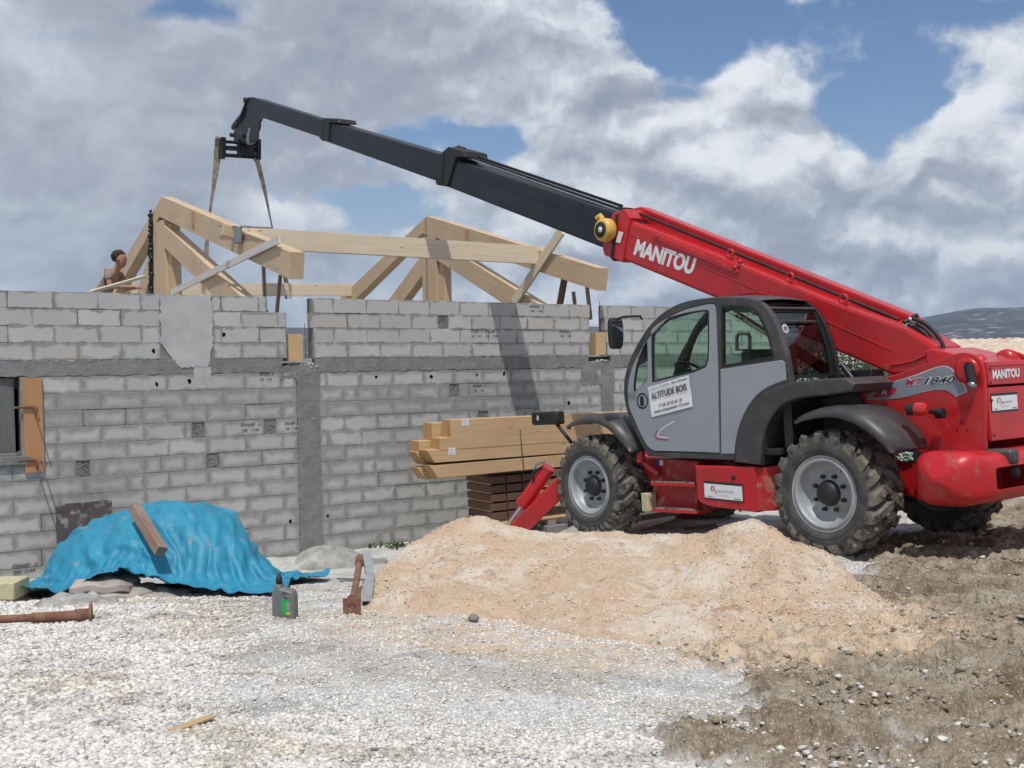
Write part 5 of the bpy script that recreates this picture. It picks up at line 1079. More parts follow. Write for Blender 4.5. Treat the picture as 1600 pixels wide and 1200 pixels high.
# ---------------------------------------------------------------- neighbouring house and shrubs
def house():
    y=27.; root_c=at(1545,545,y); root=thing('neighbour_house','low neighbouring house with a pale terracotta tile roof at the right','house',Matrix.Translation(Vector((11.2,29,-1.2))))
    # ridge parallel to image plane slightly; local coords
    zr=at(1530,531.5,29)[2]+1.2; ze=at(1560,557,26)[2]+1.2
    xl=at(1476,533,29)[0]-11.2-1.5; xr=9.0
    mb=MB(); nx=150; ns=46
    xs=np.linspace(xl,xr,nx*4+1); ts=np.linspace(0,1,ns+1)
    X,T=np.meshgrid(xs,ts,indexing='ij'); lap=(T*ns*.5)%1
    Y=-3.2*T; Z=zr+(ze-zr)*T+.035*np.abs(np.sin(X*math.pi/.24))+.02*(1-lap)+ (fbm(X*.6,T*3,3,1)-.5)*.10
    vs=np.stack([X,Y,Z],-1).reshape(-1,3); i=np.arange(len(xs)*(ns+1)).reshape(len(xs),ns+1); mb.add(vs,np.stack([i[:-1,:-1],i[1:,:-1],i[1:,1:],i[:-1,1:]],-1).reshape(-1,4).tolist())
    vs=np.stack([X,3.2*T,Z],-1).reshape(-1,3); mb.add(vs,np.stack([i[:-1,:-1],i[:-1,1:],i[1:,1:],i[1:,:-1]],-1).reshape(-1,4).tolist())
    tile=mat('pale_terracotta_tiles',(.50,.36,.27),.9,var=(5,(.62,.56,.46),.38,.62,5),var2=(3,(.45,.24,.16),.56,.70,7),stretch=(1,1,1)); mb.build('roof',tile,root)
    mb=MB(); box(mb,(xl+.2,-2.9,0),(xr-.2,2.9,ze-.02)); mb.build('wall','patch',root)
    for k in range(4): mb=MB(); box(mb,(xl+1.2+k*2.4,-2.93,.5),(xl+2.0+k*2.4,-2.90,1.0)); mb.build('window','shutter',root)
    mb=MB(); box(mb,(5.2,-.9,ze),(6.0,-.4,zr+.05)); mb.build('chimney','jerry',root)
house()
def shrub(name,label,cat,c,rad,h,n,seed,leafcol,group=None):
    r=np.random.RandomState(seed); root=thing(name,label,cat,Matrix.Translation(Vector(c)),group=group)
    mb=MB(); tips=[]
    for k in range(9):
        a=r.rand()*6.28; e=np.array([math.cos(a)*rad[0]*.55*r.rand(),math.sin(a)*rad[1]*.55*r.rand(),h*(.5+.35*r.rand())]); tube(mb,[(0,0,-.1),e*.5+np.array([0,0,.05*h]),e],.03,6,rs=[.045,.028,.012])
    mb.build('trunk','oldwood',root)
    cl=[np.array([(r.rand()-.5)*2*rad[0]*.8,(r.rand()-.5)*2*rad[1]*.8,h*(.25+.65*r.rand())]) for _ in range(26)]
    mb=MB(); 
    for k in range(n):
        b=cl[r.randint(len(cl))]; d=r.randn(3); d/=np.linalg.norm(d); p=b+d*(.16+.16*r.rand())*h*.8*np.array([1.2,1.2,.8]); 
        if p[2]<.02: continue
        t=r.randn(3); t/=np.linalg.norm(t); s_=np.cross(t,d+.01); s_/=np.linalg.norm(s_)+1e-6; l=.045+.05*r.rand()
        mb.add([p,p+t*l*.5+s_*l*.28,p+t*l,p+t*l*.5-s_*l*.28],[(0,1,2,3)])
    mb.build('crown',mat('leaves_'+name+str(seed),leafcol,.6,var=(3,tuple(x*1.9 for x in leafcol),.4,.7),var2=(9,tuple(x*.6 for x in leafcol),.5,.75)),root)
for k,(px,y,w,h,col,lab) in enumerate([(1345,22.5,1.1,2.35,(.045,.07,.022),'dark green shrub seen under the boom, behind the rear of the cab'),(1405,24.5,1.1,2.3,(.05,.075,.028),'green shrub right of the first one, half behind the red chassis plate'),(1285,25.0,1.3,2.6,(.06,.075,.03),'olive green shrub seen through the rear cab window')]):
    q=at(px,600,y); z=float(ground_z(q[0],q[1])); shrub('shrub',lab,'shrub',(q[0],y,z),(w,w*.8),h,9000,20+k,col,'shrubs growing beyond the end of the wall')
# ---------------------------------------------------------------- the telescopic handler
def handler():
    root=thing('telescopic_handler','large red telescopic handler with a grey cab, its long boom reaching over the wall','telescopic handler',VM,(1.5,0,0))
    def part(name,mb,mats,par=root,**k): return mb.build(name,mats,par,**k)
    def S(l,y): return VL(l,y)
    YC=1.05
    # ---------- wheels
    def wheel(x,y,side,seed):
        c=np.array([x,y,.575]); a=np.array([0,side,0.])      # a points outwards; outer tyre face at y
        r=random.Random(seed); W=.44
        mb=MB(); lathe(mb,[(.0,-.10),(.105,-.10),(.13,-.115),(.235,-.135),(.262,-.115),(.285,-.075),(.290,-.03)],c,a,48); hub=part('wheel',mb,'rim')
        mb=MB(); lathe(mb,[(.0,-.035),(.062,-.035),(.072,-.045),(.105,-.055),(.112,-.10),(.122,-.104)],c,a,24)
        for k in range(8):
            t=2*math.pi*(k+.5)/8; q=c+np.array([math.cos(t)*.160,0,math.sin(t)*.160]); lathe(mb,[(0,-.085),(.020,-.085),(.021,-.125)],q,a,6,sm=False)
        part('hub_cap',mb,'black',hub)
        mb=MB(); lathe(mb,[(.262,-.113),(.266,-.100),(.278,-.098),(.284,-.070),(.290,-.03),(.300,-.012),(.318,-.010),(.322,-.022),(.332,-.028),(.343,-.012),(.350,-.012),(.352,-.03),(.335,-.06),(.315,-.10),(.31,-.3),(.33,-.40),(.35,-.42)],c,a,64)
        lathe(mb,[(.0,-.30),(.30,-.30),(.31,-.31)],c,a,32); q=c+np.array([-.15,0,.20]); tube(mb,[q+a*-.10,q+a*-.06],.012,8)
        part('rim',mb,'rim',hub)
        mb=MB(); lathe(mb,[(.348,-.022),(.362,-.004),(.385,.003),(.43,.006),(.475,.0),(.510,-.018),(.530,-.045),(.540,-.10),(.543,-W/2),(.540,-W+.10),(.530,-W+.045),(.510,-W+.018),(.46,-W),(.38,-W+.003),(.348,-W+.02)],c,a,96)
        lathe(mb,[(.40,.0055),(.404,.010),(.408,.0062)],c,a,96); 
        n=19
        for sgn in (1,-1):
            for k in range(n):
                t0=2*math.pi*(k+(.5 if sgn<0 else 0))/n
                prof=[(-.02,.0,.578),(.05,.045,.578),(.11,.10,.577),(.165,.155,.572),(.205,.20,.556),(.220,.218,.535),(.222,.224,.512)]
                vs=[]; 
                for (wc,dt,Rr) in prof:
                    wv=c+a*(-W/2+sgn*wc*(1.0)); th=t0+dt*1.15; hw=.042+.010*(wc/.2); rb=min(Rr-.045,.535 if wc<.18 else Rr-.035); jt=r.uniform(-.004,.004)
                    for (da,rad) in ((-hw*1.35,rb),(-hw*.85,Rr+jt),(hw*.85,Rr+jt),(hw*1.35,rb)):
                        A=th+da/.56*1.0; vs.append(wv+np.array([math.cos(A)*rad,0,math.sin(A)*rad]))
                m_=len(prof); fs=[]
                for i in range(m_-1):
                    for j in range(3): fs.append((i*4+j,i*4+j+1,i*4+4+j+1,i*4+4+j))
                fs.append((0,3,2,1)); fs.append(tuple((m_-1)*4+j for j in range(4)))
                mb.add(vs,fs,1)
                # clods of mud stuck on and between the lugs
                for _ in range(5):
                    q=r.random(); wc=q*.21*1; A=t0+q*.21+r.uniform(-.14,.14); rad=r.choice([.545,.55,.574]) if q<.8 else .55
                    p=c+a*(-W/2+sgn*wc)+np.array([math.cos(A)*rad,0,math.sin(A)*rad]); iv,ifc=ico(); sz=r.uniform(.010,.026); J=np.array([[r.uniform(.7,1.3)] for _ in range(len(iv))])
                    mb.add(p+iv*J*sz,ifc.tolist(),1)
        part('tyre',mb,['tyre','mud'],hub)
    wheel(0,1.15,1,1); wheel(3.2,1.15,1,2); wheel(0,-1.15,-1,3); wheel(3.2,-1.15,-1,4)
    for x in (0,3.2):
        mb=MB(); tube(mb,[(x,-.85,.575),(x,.85,.575)],.11,16); tube(mb,[(x,-.25,.56),(x,.25,.56)],.19,16)
        for s_ in (1,-1): tube(mb,[(x,.66*s_,.575),(x,.82*s_,.575)],.24,16)
        part('axle',mb,'blacksteel')
    # ---------- chassis
    mb=MB(); box(mb,(-.9,-.42,.50),(4.1,.42,.86)); box(mb,(3.55,-.55,.55),(4.25,.55,1.0)); part('chassis',mb,'reddirty',bevel=.02)
    mb=MB(); slab(mb,[S([(1018,716),(1090,720),(1090,800),(1020,797)],.82)],.82,.44,bev=.01); part('step_panel',mb,'reddirty')
    for (a,b) in (((1018,750),(1088,758)),((1020,793),(1092,799))):
        A=V3(*a,.98); B_=V3(*b,.98); mb=MB(); x0,x1=sorted((A[0],B_[0])); z=(A[2]+B_[2])/2
        box(mb,(x0,.80,z-.035),(x1,1.0,z-.002)); n=22
        for i in range(n):
            xx=x0+(x1-x0)*(i+.5)/n; mb.add([(xx-.015,.995,z-.002),(xx+.015,.995,z-.002),(xx,.995,z+.014),(xx-.015,.90,z-.002),(xx+.015,.90,z-.002),(xx,.90,z+.014)],[(0,1,2),(3,5,4),(0,2,5,3),(1,4,5,2)],1)
        part('step',mb,['red','mud'],bevel=.003)
    tk=S([(1085,727),(1180,729),(1181,801),(1112,792),(1094,786),(1089,778)],YC); mb=MB(); slab(mb,[tk],YC,.45,bev=.018); part('fuel_tank',mb,'red')
    # angled rear facet of the tank
    a0=V3(1180,731,YC-.01); a1=V3(1181,799,YC-.01); b0=(a0[0]-.28,.80,a0[2]+.02); b1=(a1[0]-.28,.80,a1[2]+.0)
    mb=MB(); vs=[a0,a1,b1,b0,(a0[0],.46,a0[2]),(a1[0],.46,a1[2]),(b1[0],.46,b1[2]),(b0[0],.46,b0[2])]; mb.add(vs,[(0,3,2,1),(3,7,6,2),(4,5,6,7),(0,4,7,3),(1,2,6,5)]); part('tank_end',mb,'reddirty',bevel=.008)
    c=V3(1146,746,YC+.004); mb=MB(); lathe(mb,[(0,.012),(.020,.012),(.027,.004),(.027,0)],c,(0,1,0),18); part('lock',mb,'black')
    def sticker(par,O_,X,Y,n,frame=True):
        """white rental plate: O_ lower left, X width, Y height, n outward"""
        O_,X,Y,n=map(lambda v:np.array(v,float),(O_,X,Y,n)); mb=MB()
        if frame: mb.add([O_-X*.02-Y*.12,O_+X*1.02-Y*.12,O_+X*1.02+Y*1.18,O_-X*.02+Y*1.18],[(0,1,2,3)],3)
        o=O_+n*.002; mb.add([o,o+X,o+X+Y,o+Y],[(0,1,2,3)],0); o=O_+n*.004
        text_on(mb,'quamis',o+X*.36+Y*.42,X*.42,Y*.24,bold=.0,m=1); text_on(mb,'LOCATION',o+X*.38+Y*.20,X*.26,Y*.09,m=1); text_on(mb,'Aubagne',o+X*.06+Y*.06,X*.16,Y*.10,bold=.02,m=3); text_on(mb,'Miramas',o+X*.80+Y*.06,X*.15,Y*.10,bold=.02,m=3)
        pts=[]; 
        for t in np.linspace(0,1,14): pts.append((.20+.05*math.sin(t*5.2)-.02*t+.10*t*t,.38+.50*math.sin(min(t*1.25,1)*math.pi)*.9-.12*t))
        pts=catmull([(.22,.50),(.20,.70),(.24,.86),(.28,.80),(.30,.60),(.36,.36)],5,False)
        for i in range(len(pts)-1):
            p,q=np.array(pts[i]),np.array(pts[i+1]); d=q-p; d=d/np.linalg.norm(d); w=np.array([-d[1],d[0]])*.014; w=np.array([w[0],w[1]*2]); f=lambda v:o+X*v[0]+Y*v[1]+n*.0006*i
            mb.add([f(p-w),f(q-w),f(q+w),f(p+w)],[(0,1,2,3)],2)
        return mb.build('rental_plate',['white','greyink','redink','ink'],par)
    p0=np.array(V3(1101.5,777,YC+.006)); p1=np.array(V3(1161,783,YC+.006)); p2=np.array(V3(1100,755,YC+.006)); sticker(root,p0,p1-p0,p2-p0,(0,1,0))
    # small flag sticker
    mb=MB(); p=np.array(V3(1026,727,.826)); ex=(np.array(V3(1041,727.5,.826))-p); ez=np.array([0,0,.055])
    for k in range(3): mb.add([p+ex*k/3,p+ex*(k+1)/3,p+ex*(k+1)/3+ez,p+ex*k/3+ez],[(0,1,2,3)],k)
    part('flag_sticker',mb,['blueink','white','redink'])
    mb=MB(); tube(mb,[V3(1000,712,.9),V3(1012,728,.9),V3(1030,741,.86)],.04,10); tube(mb,[V3(1001,722,.95),V3(1001,704,.95)],.05,12); part('steering_link',mb,'red')
    mb=MB(); box(mb,(2.42,.84,.30),(2.52,.98,.50)); part('reflector',mb,'foam',bevel=.01)
    # ---------- stabilisers
    def stab(sd):
        g=0; y0=.60*sd
        A=np.array(V3(864,722,1.0)); 
        pivot=np.array([4.02,.55,.86]); foot=np.array([4.42,1.42,.10]); ptop=np.array(V3(858,730,1.05)); pbot=np.array(V3(796,818,1.30)); f=lambda p:np.array([p[0],p[1]*sd,p[2]])
        pt=ptop; pb=pbot; d=pb-pt
        nm='stabiliser_leg'; mb=MB(); q0=np.array(V3(884,752,.95)); q1=np.array(V3(800,836,1.34)); beam(mb,f(q0),f(q1),.13,.21,up=(.0,.3*sd,1)); leg=part(nm,mb,'red',bevel=.012)
        mb=MB(); tube(mb,[f(pt),f(pt+d*.66)],.085,18); tube(mb,[f(pt+d*.62),f(pt+d*.67)],.094,18); part('cylinder',mb,'red',leg)
        mb=MB(); tube(mb,[f(pt+d*.66),f(pb)],.032,14); part('piston_rod',mb,'chrome',leg)
        mb=MB(); tube(mb,[f(pt+d*.03+np.array([0,.08,.03])),f(pt+d*.15+np.array([.03,.12,.06])),f(pt+d*.25+np.array([0,.09,0]))],.018,8); tube(mb,[f(pt+d*.0+np.array([0,.06,.08])),f(pt+d*.1+np.array([.05,.1,.1])),f(pt+d*.2+np.array([0.02,.09,.05]))],.014,8,m=1); part('hose',mb,['black','steel'],leg)
        mb=MB(); q=f(q1); box(mb,(q[0]-.2,q[1]-.16,q[2]-.06),(q[0]+.2,q[1]+.16,q[2]-.03)); part('foot',mb,'reddirty',leg,bevel=.008)
    stab(1)
    # far side stabiliser
    mb=MB(); q0=np.array(V3(1058,795,-.6)); q1=np.array(V3(1098,826,-1.1)); beam(mb,q0,q1,.13,.15,up=(0,0,1)); leg=part('stabiliser_leg',mb,'reddirty',bevel=.01)
    mb=MB(); q=np.array(V3(1102,826,-1.15)); mb.add([q+np.array(v) for v in [(-.20,-.17,0),(.2,-.17,0),(.2,.17,0),(-.2,.17,0),(-.06,-.06,.16),(.06,-.06,.16),(.06,.06,.16),(-.06,.06,.16)]],[(0,3,2,1),(4,5,6,7),(0,1,5,4),(1,2,6,5),(2,3,7,6),(3,0,4,7)]); part('foot',mb,'reddirty',leg,bevel=.006)
    # ---------- cab
    co=catmull([(1012,712),(1000,690),(988,664),(979,640),(975,615),(976,590),(984,562),(997,536),(1013,511),(1035,489),(1062,474),(1095,466.5),(1130,464),(1162,464.5),(1184,470),(1199,482),(1212,504),(1222,530),(1230,560),(1236,598)],3,False)
    co=S(co,YC)+S([(1200,612),(1168,650),(1150,700),(1147,719),(1060,716)],YC)
    d=catmull([(1024,705),(1013,698),(1003,680),(993,658),(984,636),(981.5,612),(985,586),(994,561),(1008,537),(1026,514),(1046,496),(1070,484),(1097,477),(1112,474.5),(1118,478),(1120,490)],3,False)
    d=S(d+[(1121,520),(1123,576),(1124,640),(1125,708),(1070,706)],YC)
    dw=S(catmull([(1019.5,598),(1018,560),(1018,518),(1026,508),(1046,496.5),(1075,487.5),(1107,484),(1109.5,488),(1109.5,530),(1108.5,566),(1102,576),(1080,583),(1050,590)],2,True),YC)
    dw=S([(1019.5,598),(1018.5,560),(1018.5,516)],YC)+S(catmull([(1018.5,516),(1028,507),(1046,496.5),(1075,488),(1104,484)],3,False)[1:],YC)+S([(1109,486),(1109.5,530),(1108.5,562),(1104,574),(1085,582)],YC)
    sw=S([(1127,479)]+catmull([(1150,478),(1174,481),(1187,492),(1198,515),(1205,540),(1209,560)],3,False)+[(1128,573)],YC)
    fw=S(catmull([(1012.5,533),(1003,549),(995.5,570),(991.5,592),(991,612),(1000,606),(1009,597),(1012.5,590)],2,True),YC)
    mb=MB(); slab(mb,[co,d,sw],YC+.005,YC-.07,bev=.012); part('cab_frame',mb,'dark')
    # door with gasket and window
    def inset(P,k):
        c=np.mean(P,0); return [tuple(c+(np.array(p)-c)*(1-k/np.linalg.norm(np.array(p)-c))) for p in P]
    mb=MB(); slab(mb,[inset(d,.006),dw,fw],YC+.012,YC-.03,cdt=True); door=part('door',mb,'silver',bevel=.005)
    mb=MB(); slab(mb,[inset(dw,-.004),inset(dw,.028)],YC+.006,YC-.02,bev=.004); slab(mb,[inset(fw,-.004),inset(fw,.012)],YC+.006,YC-.02,bev=.003); part('window_gasket',mb,'black',door)
    mb=MB(); slab(mb,[inset(dw,.01)],YC-.006,YC-.012,bev=0); part('window',mb,'glass',door)
    mb=MB(); slab(mb,[inset(fw,.004)],YC-.006,YC-.012,bev=0); part('window',mb,'glass',door)
    c=np.array(V3(1003.5,626.5,YC+.014)); mb=MB(); lathe(mb,[(0,-.012),(.052,-.010),(.075,.001),(.085,.001),(.088,-.002)],c,(0,1,0),28); box(mb,(c[0]-.02,c[1]-.01,c[2]-.05),(c[0]+.03,c[1]+.004,c[2]+.05)); part('door_handle',mb,'black',door)
    # pressed crease with red and pale chevron
    def ribbon(pts,w,y,mt,par,name):
        mb=MB(); P=[np.array(p) for p in pts]
        for i in range(len(P)-1):
            dd=P[i+1]-P[i]; dd=dd/np.linalg.norm(dd); nn=np.array([-dd[1],dd[0]])*w/2
            a,b=P[i]-dd*.001,P[i+1]+dd*.001; mb.add([(q[0],y+.00005*i,q[1]) for q in (a-nn,b-nn,b+nn,a+nn)],[(0,1,2,3)])
        part(name,mb,mt,par)
    ribbon(S(catmull([(1055,658),(1038,668),(1030,676),(1030,682),(1045,684)],4,False),YC),.010,YC+.0135,'white',door,'pale_stripe')
    ribbon(S(catmull([(1030,672),(1025,679),(1028,685),(1045,687)],4,False),YC),.012,YC+.0145,'redink',door,'red_stripe')
    # side body panel behind the door
    sp=S([(1126.5,577),(1160,572),(1222,562.5),(1227,566),(1229,590)]+catmull([(1229,594),(1205,603),(1184,617),(1167,640),(1156,665),(1150,690),(1148,709)],3,False)+[(1127.5,709)],YC)
    mb=MB(); slab(mb,[sp],YC+.012,YC-.03,bev=.008); part('side_panel',mb,'silver')
    for par,pts in ((door,[(1060,588),(1100,581),(1119,577)]),(None,[(1130,612),(1170,604),(1215,590)])):
        pass
    mb=MB(); slab(mb,[inset(sw,-.004),inset(sw,.025)],YC+.008,YC-.03,bev=.004); part('window_gasket',mb,'black')
    mb=MB(); slab(mb,[inset(sw,.008)],YC-.004,YC-.010,bev=0); part('side_window',mb,'glass')
    # paper notice on the door
    p00=np.array(V3(1018.5,652,YC+.017)); p10=np.array(V3(1083,635,YC+.017)); p01=np.array(V3(1012.5,605,YC+.017)); p11=np.array(V3(1077,587,YC+.017)); X=p10-p00; Y=p01-p00; nY=np.array([0,1,0.])
    mb=MB(); n_=16
    xs,ys=np.meshgrid(np.linspace(0,1,n_+1),np.linspace(0,1,n_+1),indexing='ij'); bul=.003*np.sin(ys*7+xs*2)+.002
    vs=(p00+xs[...,None]*X+ys[...,None]*Y+bul[...,None]*nY).reshape(-1,3); i=np.arange((n_+1)**2).reshape(n_+1,n_+1); mb.add(vs,np.stack([i[:-1,:-1],i[1:,:-1],i[1:,1:],i[:-1,1:]],-1).reshape(-1,4).tolist(),0,sm=True)
    o=p00+nY*.008
    text_on(mb,'ALTITUDE BOIS',o+X*.06+Y*.55,X*.86,Y*.22,bold=.018,m=1); text_on(mb,'\u2706 06 20 50 42 18',o+X*.22+Y*.24,X*.55,Y*.13,bold=.012,m=1); text_on(mb,'www.charpentier-13.com',o+X*.09+Y*.065,X*.84,Y*.13,bold=.014,m=1)
    text_on(mb,'Charpente',o+X*.04+Y*.86,X*.22,Y*.07,shear=.3,m=2); text_on(mb,'Couverture',o+X*.29+Y*.88,X*.23,Y*.08,shear=.3,m=2); text_on(mb,'Neuf et R\u00e9novation',o+X*.58+Y*.88,X*.38,Y*.075,bold=.01,shear=.3,m=1)
    part('door_notice',mb,['white','ink','greyink'],door,label='white vinyl notice of the carpenter on the cab door')
    # roof and windscreen: skins between the two cab sides
    yi=.30
    sil=[vp(a,b,YC) for a,b in catmull([(976,600),(979,575),(990,549),(1005,523),(1024,499),(1048,481),(1080,470),(1110,465.5),(1140,464),(1165,465),(1185,470)],4,False)]
    def skin_between(pts,y0,y1,mt,name,thick=.006,par=root,nseg=1,crown=0):
        mb=MB(); P=np.array(pts); n=len(P); T=np.gradient(P,axis=0); T/=np.linalg.norm(T,axis=1)[:,None]; Nn=np.stack([T[:,1],-T[:,0]],-1); Q=P-Nn*thick
        ys=np.linspace(y0,y1,nseg+1)
        for layer,PP in ((0,P),(1,Q)):
            vs=[(p[0]+nn_[0]*crown*(1-(2*(yy-y0)/(y1-y0)-1)**2),yy,p[1]+nn_[1]*crown*(1-(2*(yy-y0)/(y1-y0)-1)**2)) for p,nn_ in zip(PP,Nn) for yy in ys]; m_=nseg+1
            fs=[(i*m_+j,(i+1)*m_+j,(i+1)*m_+j+1,i*m_+j+1) for i in range(n-1) for j in range(nseg)]; mb.add(vs,fs if layer==0 else [f[::-1] for f in fs],sm=True)
        for j in (0,nseg):
            yy=ys[j]; vs=[(p[0],yy,p[1]) for p in P]+[(p[0],yy,p[1]) for p in Q]; mb.add(vs,[(i,i+1,n+i+1,n+i) for i in range(n-1)])
        return part(name,mb,mt,par)
    k_=int(len(sil)*.52)
    skin_between(sil[:k_+1],yi,YC-.04,'glass','windscreen',.006)
    skin_between([tuple(np.array(p)+np.array([0,.002])) for p in sil[k_:]],yi-.04,YC-.02,'dark','cab_roof',.05,nseg=8,crown=.02)
    # right-hand side frame of the cab
    sil2=S(catmull([(1012,712),(979,640),(975,615),(976,590),(984,562),(997,536),(1013,511),(1035,489),(1062,474),(1095,466.5),(1130,464),(1162,464.5),(1184,470),(1199,482),(1212,504),(1222,530),(1230,560),(1236,598)],2,False)+[(1200,640),(1150,700),(1147,719)],YC)
    c_=np.array([1.45,1.85]); hole=[p for p in inset(sil2,.075) if p[1]>1.22]; hole=hole
    mb=MB(); slab(mb,[sil2,hole],yi,yi-.04,bev=.01); part('cab_frame',mb,'black')
    mb=MB(); slab(mb,[inset(hole,-.005)],yi-.015,yi-.02,bev=0); part('side_window',mb,'glass')
    # thick curved far pillar seen through the door window
    mb=MB(); P=[V3(a,b,yi+.06) for a,b in catmull([(1066,590),(1071,566),(1078,540),(1090,514),(1108,490)],4,False)]
    tube(mb,P,.045,10); part('far_pillar',mb,'black')
    # tub: floor, lower closing panels, rear bulkhead
    mb=MB(); box(mb,(.55,yi,.92),(2.35,YC-.03,.98)); box(mb,(.42,yi,.98),(.52,YC-.07,1.60)); box(mb,(.55,yi-.035,.9),(2.35,yi,1.20)); slab(mb,[S([(1008,706),(1012,713),(1147,719),(1148,709)],YC-.01)],YC-.02,yi,bev=.008); part('cab_floor',mb,'black',bevel=.008)
    mb=MB(); slab(mb,[[(2.05,.98),(2.38,.98),(2.44,1.45),(2.30,1.52),(2.12,1.45)]],.95,.42,bev=.02); part('dashboard',mb,'black')
    # seat
    mb=MB(); box(mb,(.72,.48,1.12),(1.28,.90,1.28)); seat=part('seat',mb,'black',bevel=.04,seg=3)
    mb=MB(); a=V3(1148,575,.68); b=V3(1194,548,.68); box(mb,(b[0],.48,1.25),(b[0]+.14,.90,b[2]+.02)); x=b[0]; part('backrest',mb,'black',seat,bevel=.05,seg=3)
    mb=MB(); slab(mb,[S([(1150,548),(1150,526),(1153,520),(1170,520),(1173,526),(1173,548)],.68),S([(1153,545),(1153,527),(1155,524),(1168,524),(1170,527),(1170,545)],.68)],.70,.66,bev=.008); part('mirror_frame',mb,'steel',seat)
    # steering wheel
    c=np.array(V3(1079,578,.67)); ax_=nrm((-.55,0,.83)); s_=np.array([0,1,0]); u=np.cross(ax_,s_); mb=MB(); ring=[c+.17*(math.cos(t)*s_+math.sin(t)*u) for t in np.linspace(0,2*math.pi,33)]; tube(mb,ring,.016,8,caps=False)
    for t in (0,2.1,4.2): tube(mb,[c,c+.17*(math.cos(t)*s_+math.sin(t)*u)],.013,6)
    tube(mb,[c-ax_*.02,c-ax_*.45+np.array([.12,0,0])],.04,10); part('steering_wheel',mb,'black')
    # rear window of the cab (inclined, across the cab) with its frame and inner fittings
    rt=np.array(vp(1196,481,YC)); rb=np.array(vp(1226,592,YC)); 
    def rp(t,y): q=rt+(rb-rt)*t; bow=-.10*math.sin(min(max(t,0),1)*math.pi)*.45; return np.array([q[0]+bow,y,q[1]])
    mb=MB(); n=12
    for (t0,t1,y0,y1) in ((0,.06,yi,YC-.03),(.95,1.0,yi,YC-.03),(0,1,yi-.01,yi+.035),(0,1,YC-.07,YC-.02)):
        for i in range(n):
            a=t0+(t1-t0)*i/n; b=t0+(t1-t0)*(i+1)/n; q=[rp(a,y0),rp(a,y1),rp(b,y1),rp(b,y0)]; k=[v+np.array([.03,0,0]) for v in q]; mb.add(q+k,[(0,3,2,1),(4,5,6,7),(0,1,5,4),(1,2,6,5),(2,3,7,6),(3,0,4,7)])
    rw=part('rear_window_frame',mb,'black')
    mb=MB(); vs=[rp(t,y)+np.array([.012,0,0]) for t in np.linspace(.05,.96,n+1) for y in (yi+.03,YC-.06)]; mb.add(vs,[(2*i,2*i+2,2*i+3,2*i+1) for i in range(n)],sm=True); part('rear_glass',mb,'glassrear',rw)
    mb=MB(); a=rp(.03,yi+.06); b=rp(.17,YC-.12); box(mb,(a[0]+.03,yi+.03,b[2]),(a[0]+.07,YC-.08,a[2])); box(mb,(a[0]+.0,yi+.03,b[2]+.03),(a[0]+.03,YC-.08,b[2]+.05)); tube(mb,[rp(.20,YC-.2)-np.array([.02,0,0]),rp(.20,yi+.1)-np.array([.02,0,0])],.012,6); part('rear_visor',mb,'dark',rw)
    c=rp(.30,YC-.16)-np.array([.004,0,0]); mb=MB(); disc(mb,c,(-1,0,.2),.045,20); disc(mb,c-np.array([.002,0,0]),(-1,0,.2),.032,20,1); text_on(mb,'25',c+np.array([-.004,-.0+.018,-.012]),(0,-.036,0),(0,0,.026),bold=.02,m=2); part('speed_sticker',mb,['white','decalgrey','ink'],rw)
    c=rp(.72,YC-.33); mb=MB(); box(mb,(c[0]+.15,YC-.45,1.60),(c[0]+.30,YC-.20,1.98)); part('rear_fitting',mb,'patch',bevel=.05)
    # grey roof box at the back of the roof
    mb=MB(); vs=[V3(1192,470,YC-.08),V3(1232,469,yi),V3(1276,478,yi)]; a=rp(0,YC-.05); b=rp(0,yi); 
    mb.add([a+np.array([.45,0,.07]),b+np.array([.45,0,.07]),b+np.array([-.03,0,.01]),a+np.array([-.03,0,.01])]+[a+np.array([.45,0,.0]),b+np.array([.45,0,.0]),b+np.array([-.03,0,-.02]),a+np.array([-.03,0,-.02])],[(0,3,2,1),(4,5,6,7),(0,1,5,4),(1,2,6,5),(2,3,7,6),(3,0,4,7)]); part('roof_grille',mb,'dark',bevel=.012)
    mb=MB(); 
    for px in (1152,1160): lathe(mb,[(0,.01),(.016,.008),(.018,0)],V3(px,494,YC-.10),(0,1,0),12)
    part('window_knob',mb,'black')
    # ---------- dark rear mudguard body (arch behind the door)
    oa=catmull([(1147,722),(1149,695),(1158,662),(1174,634),(1198,611),(1230,598)],3,False)+[(1270,593),(1318,590),(1336,600)]
    ia=[(1330,612),(1290,618),(1262,620)]+catmull([(1240,624),(1220,634),(1204,654),(1192,684),(1187,727)],3,False)
    mb=MB(); slab(mb,[S(oa+ia,1.07)],1.07,.46,bev=.02); slab(mb,[S([(1150,722),(1163,655),(1230,600),(1330,604),(1345,628),(1378,655),(1395,690),(1398,735),(1200,728)],.50)],.50,.46,cdt=True); part('mudguard_body',mb,'dark')
    # ---------- fenders
    def fender(arc,cx,cz,y_in,y_out,name='fender'):
        P=[np.array(p) for p in arc]; mb=MB(); rows=[]; n=len(P)
        for i,p in enumerate(P):
            w=p-np.array([cx,cz]); w/=np.linalg.norm(w); tp=math.sin(math.pi*min(max(i/(n-1),.0),1))**.35
            yo=y_in+(y_out-y_in)*(.70+.30*tp); 
            rows.append([(p[0],y_in,p[1]),(p[0]+w[0]*.012,(y_in+yo)/2,p[1]+w[1]*.012),(p[0]+w[0]*.004,yo-.10,p[1]+w[1]*.004),(p[0]-w[0]*.018,yo-.04,p[1]-w[1]*.018),(p[0]-w[0]*.055,yo-.005,p[1]-w[1]*.055),(p[0]-w[0]*.10*tp,yo,p[1]-w[1]*.10*tp)])
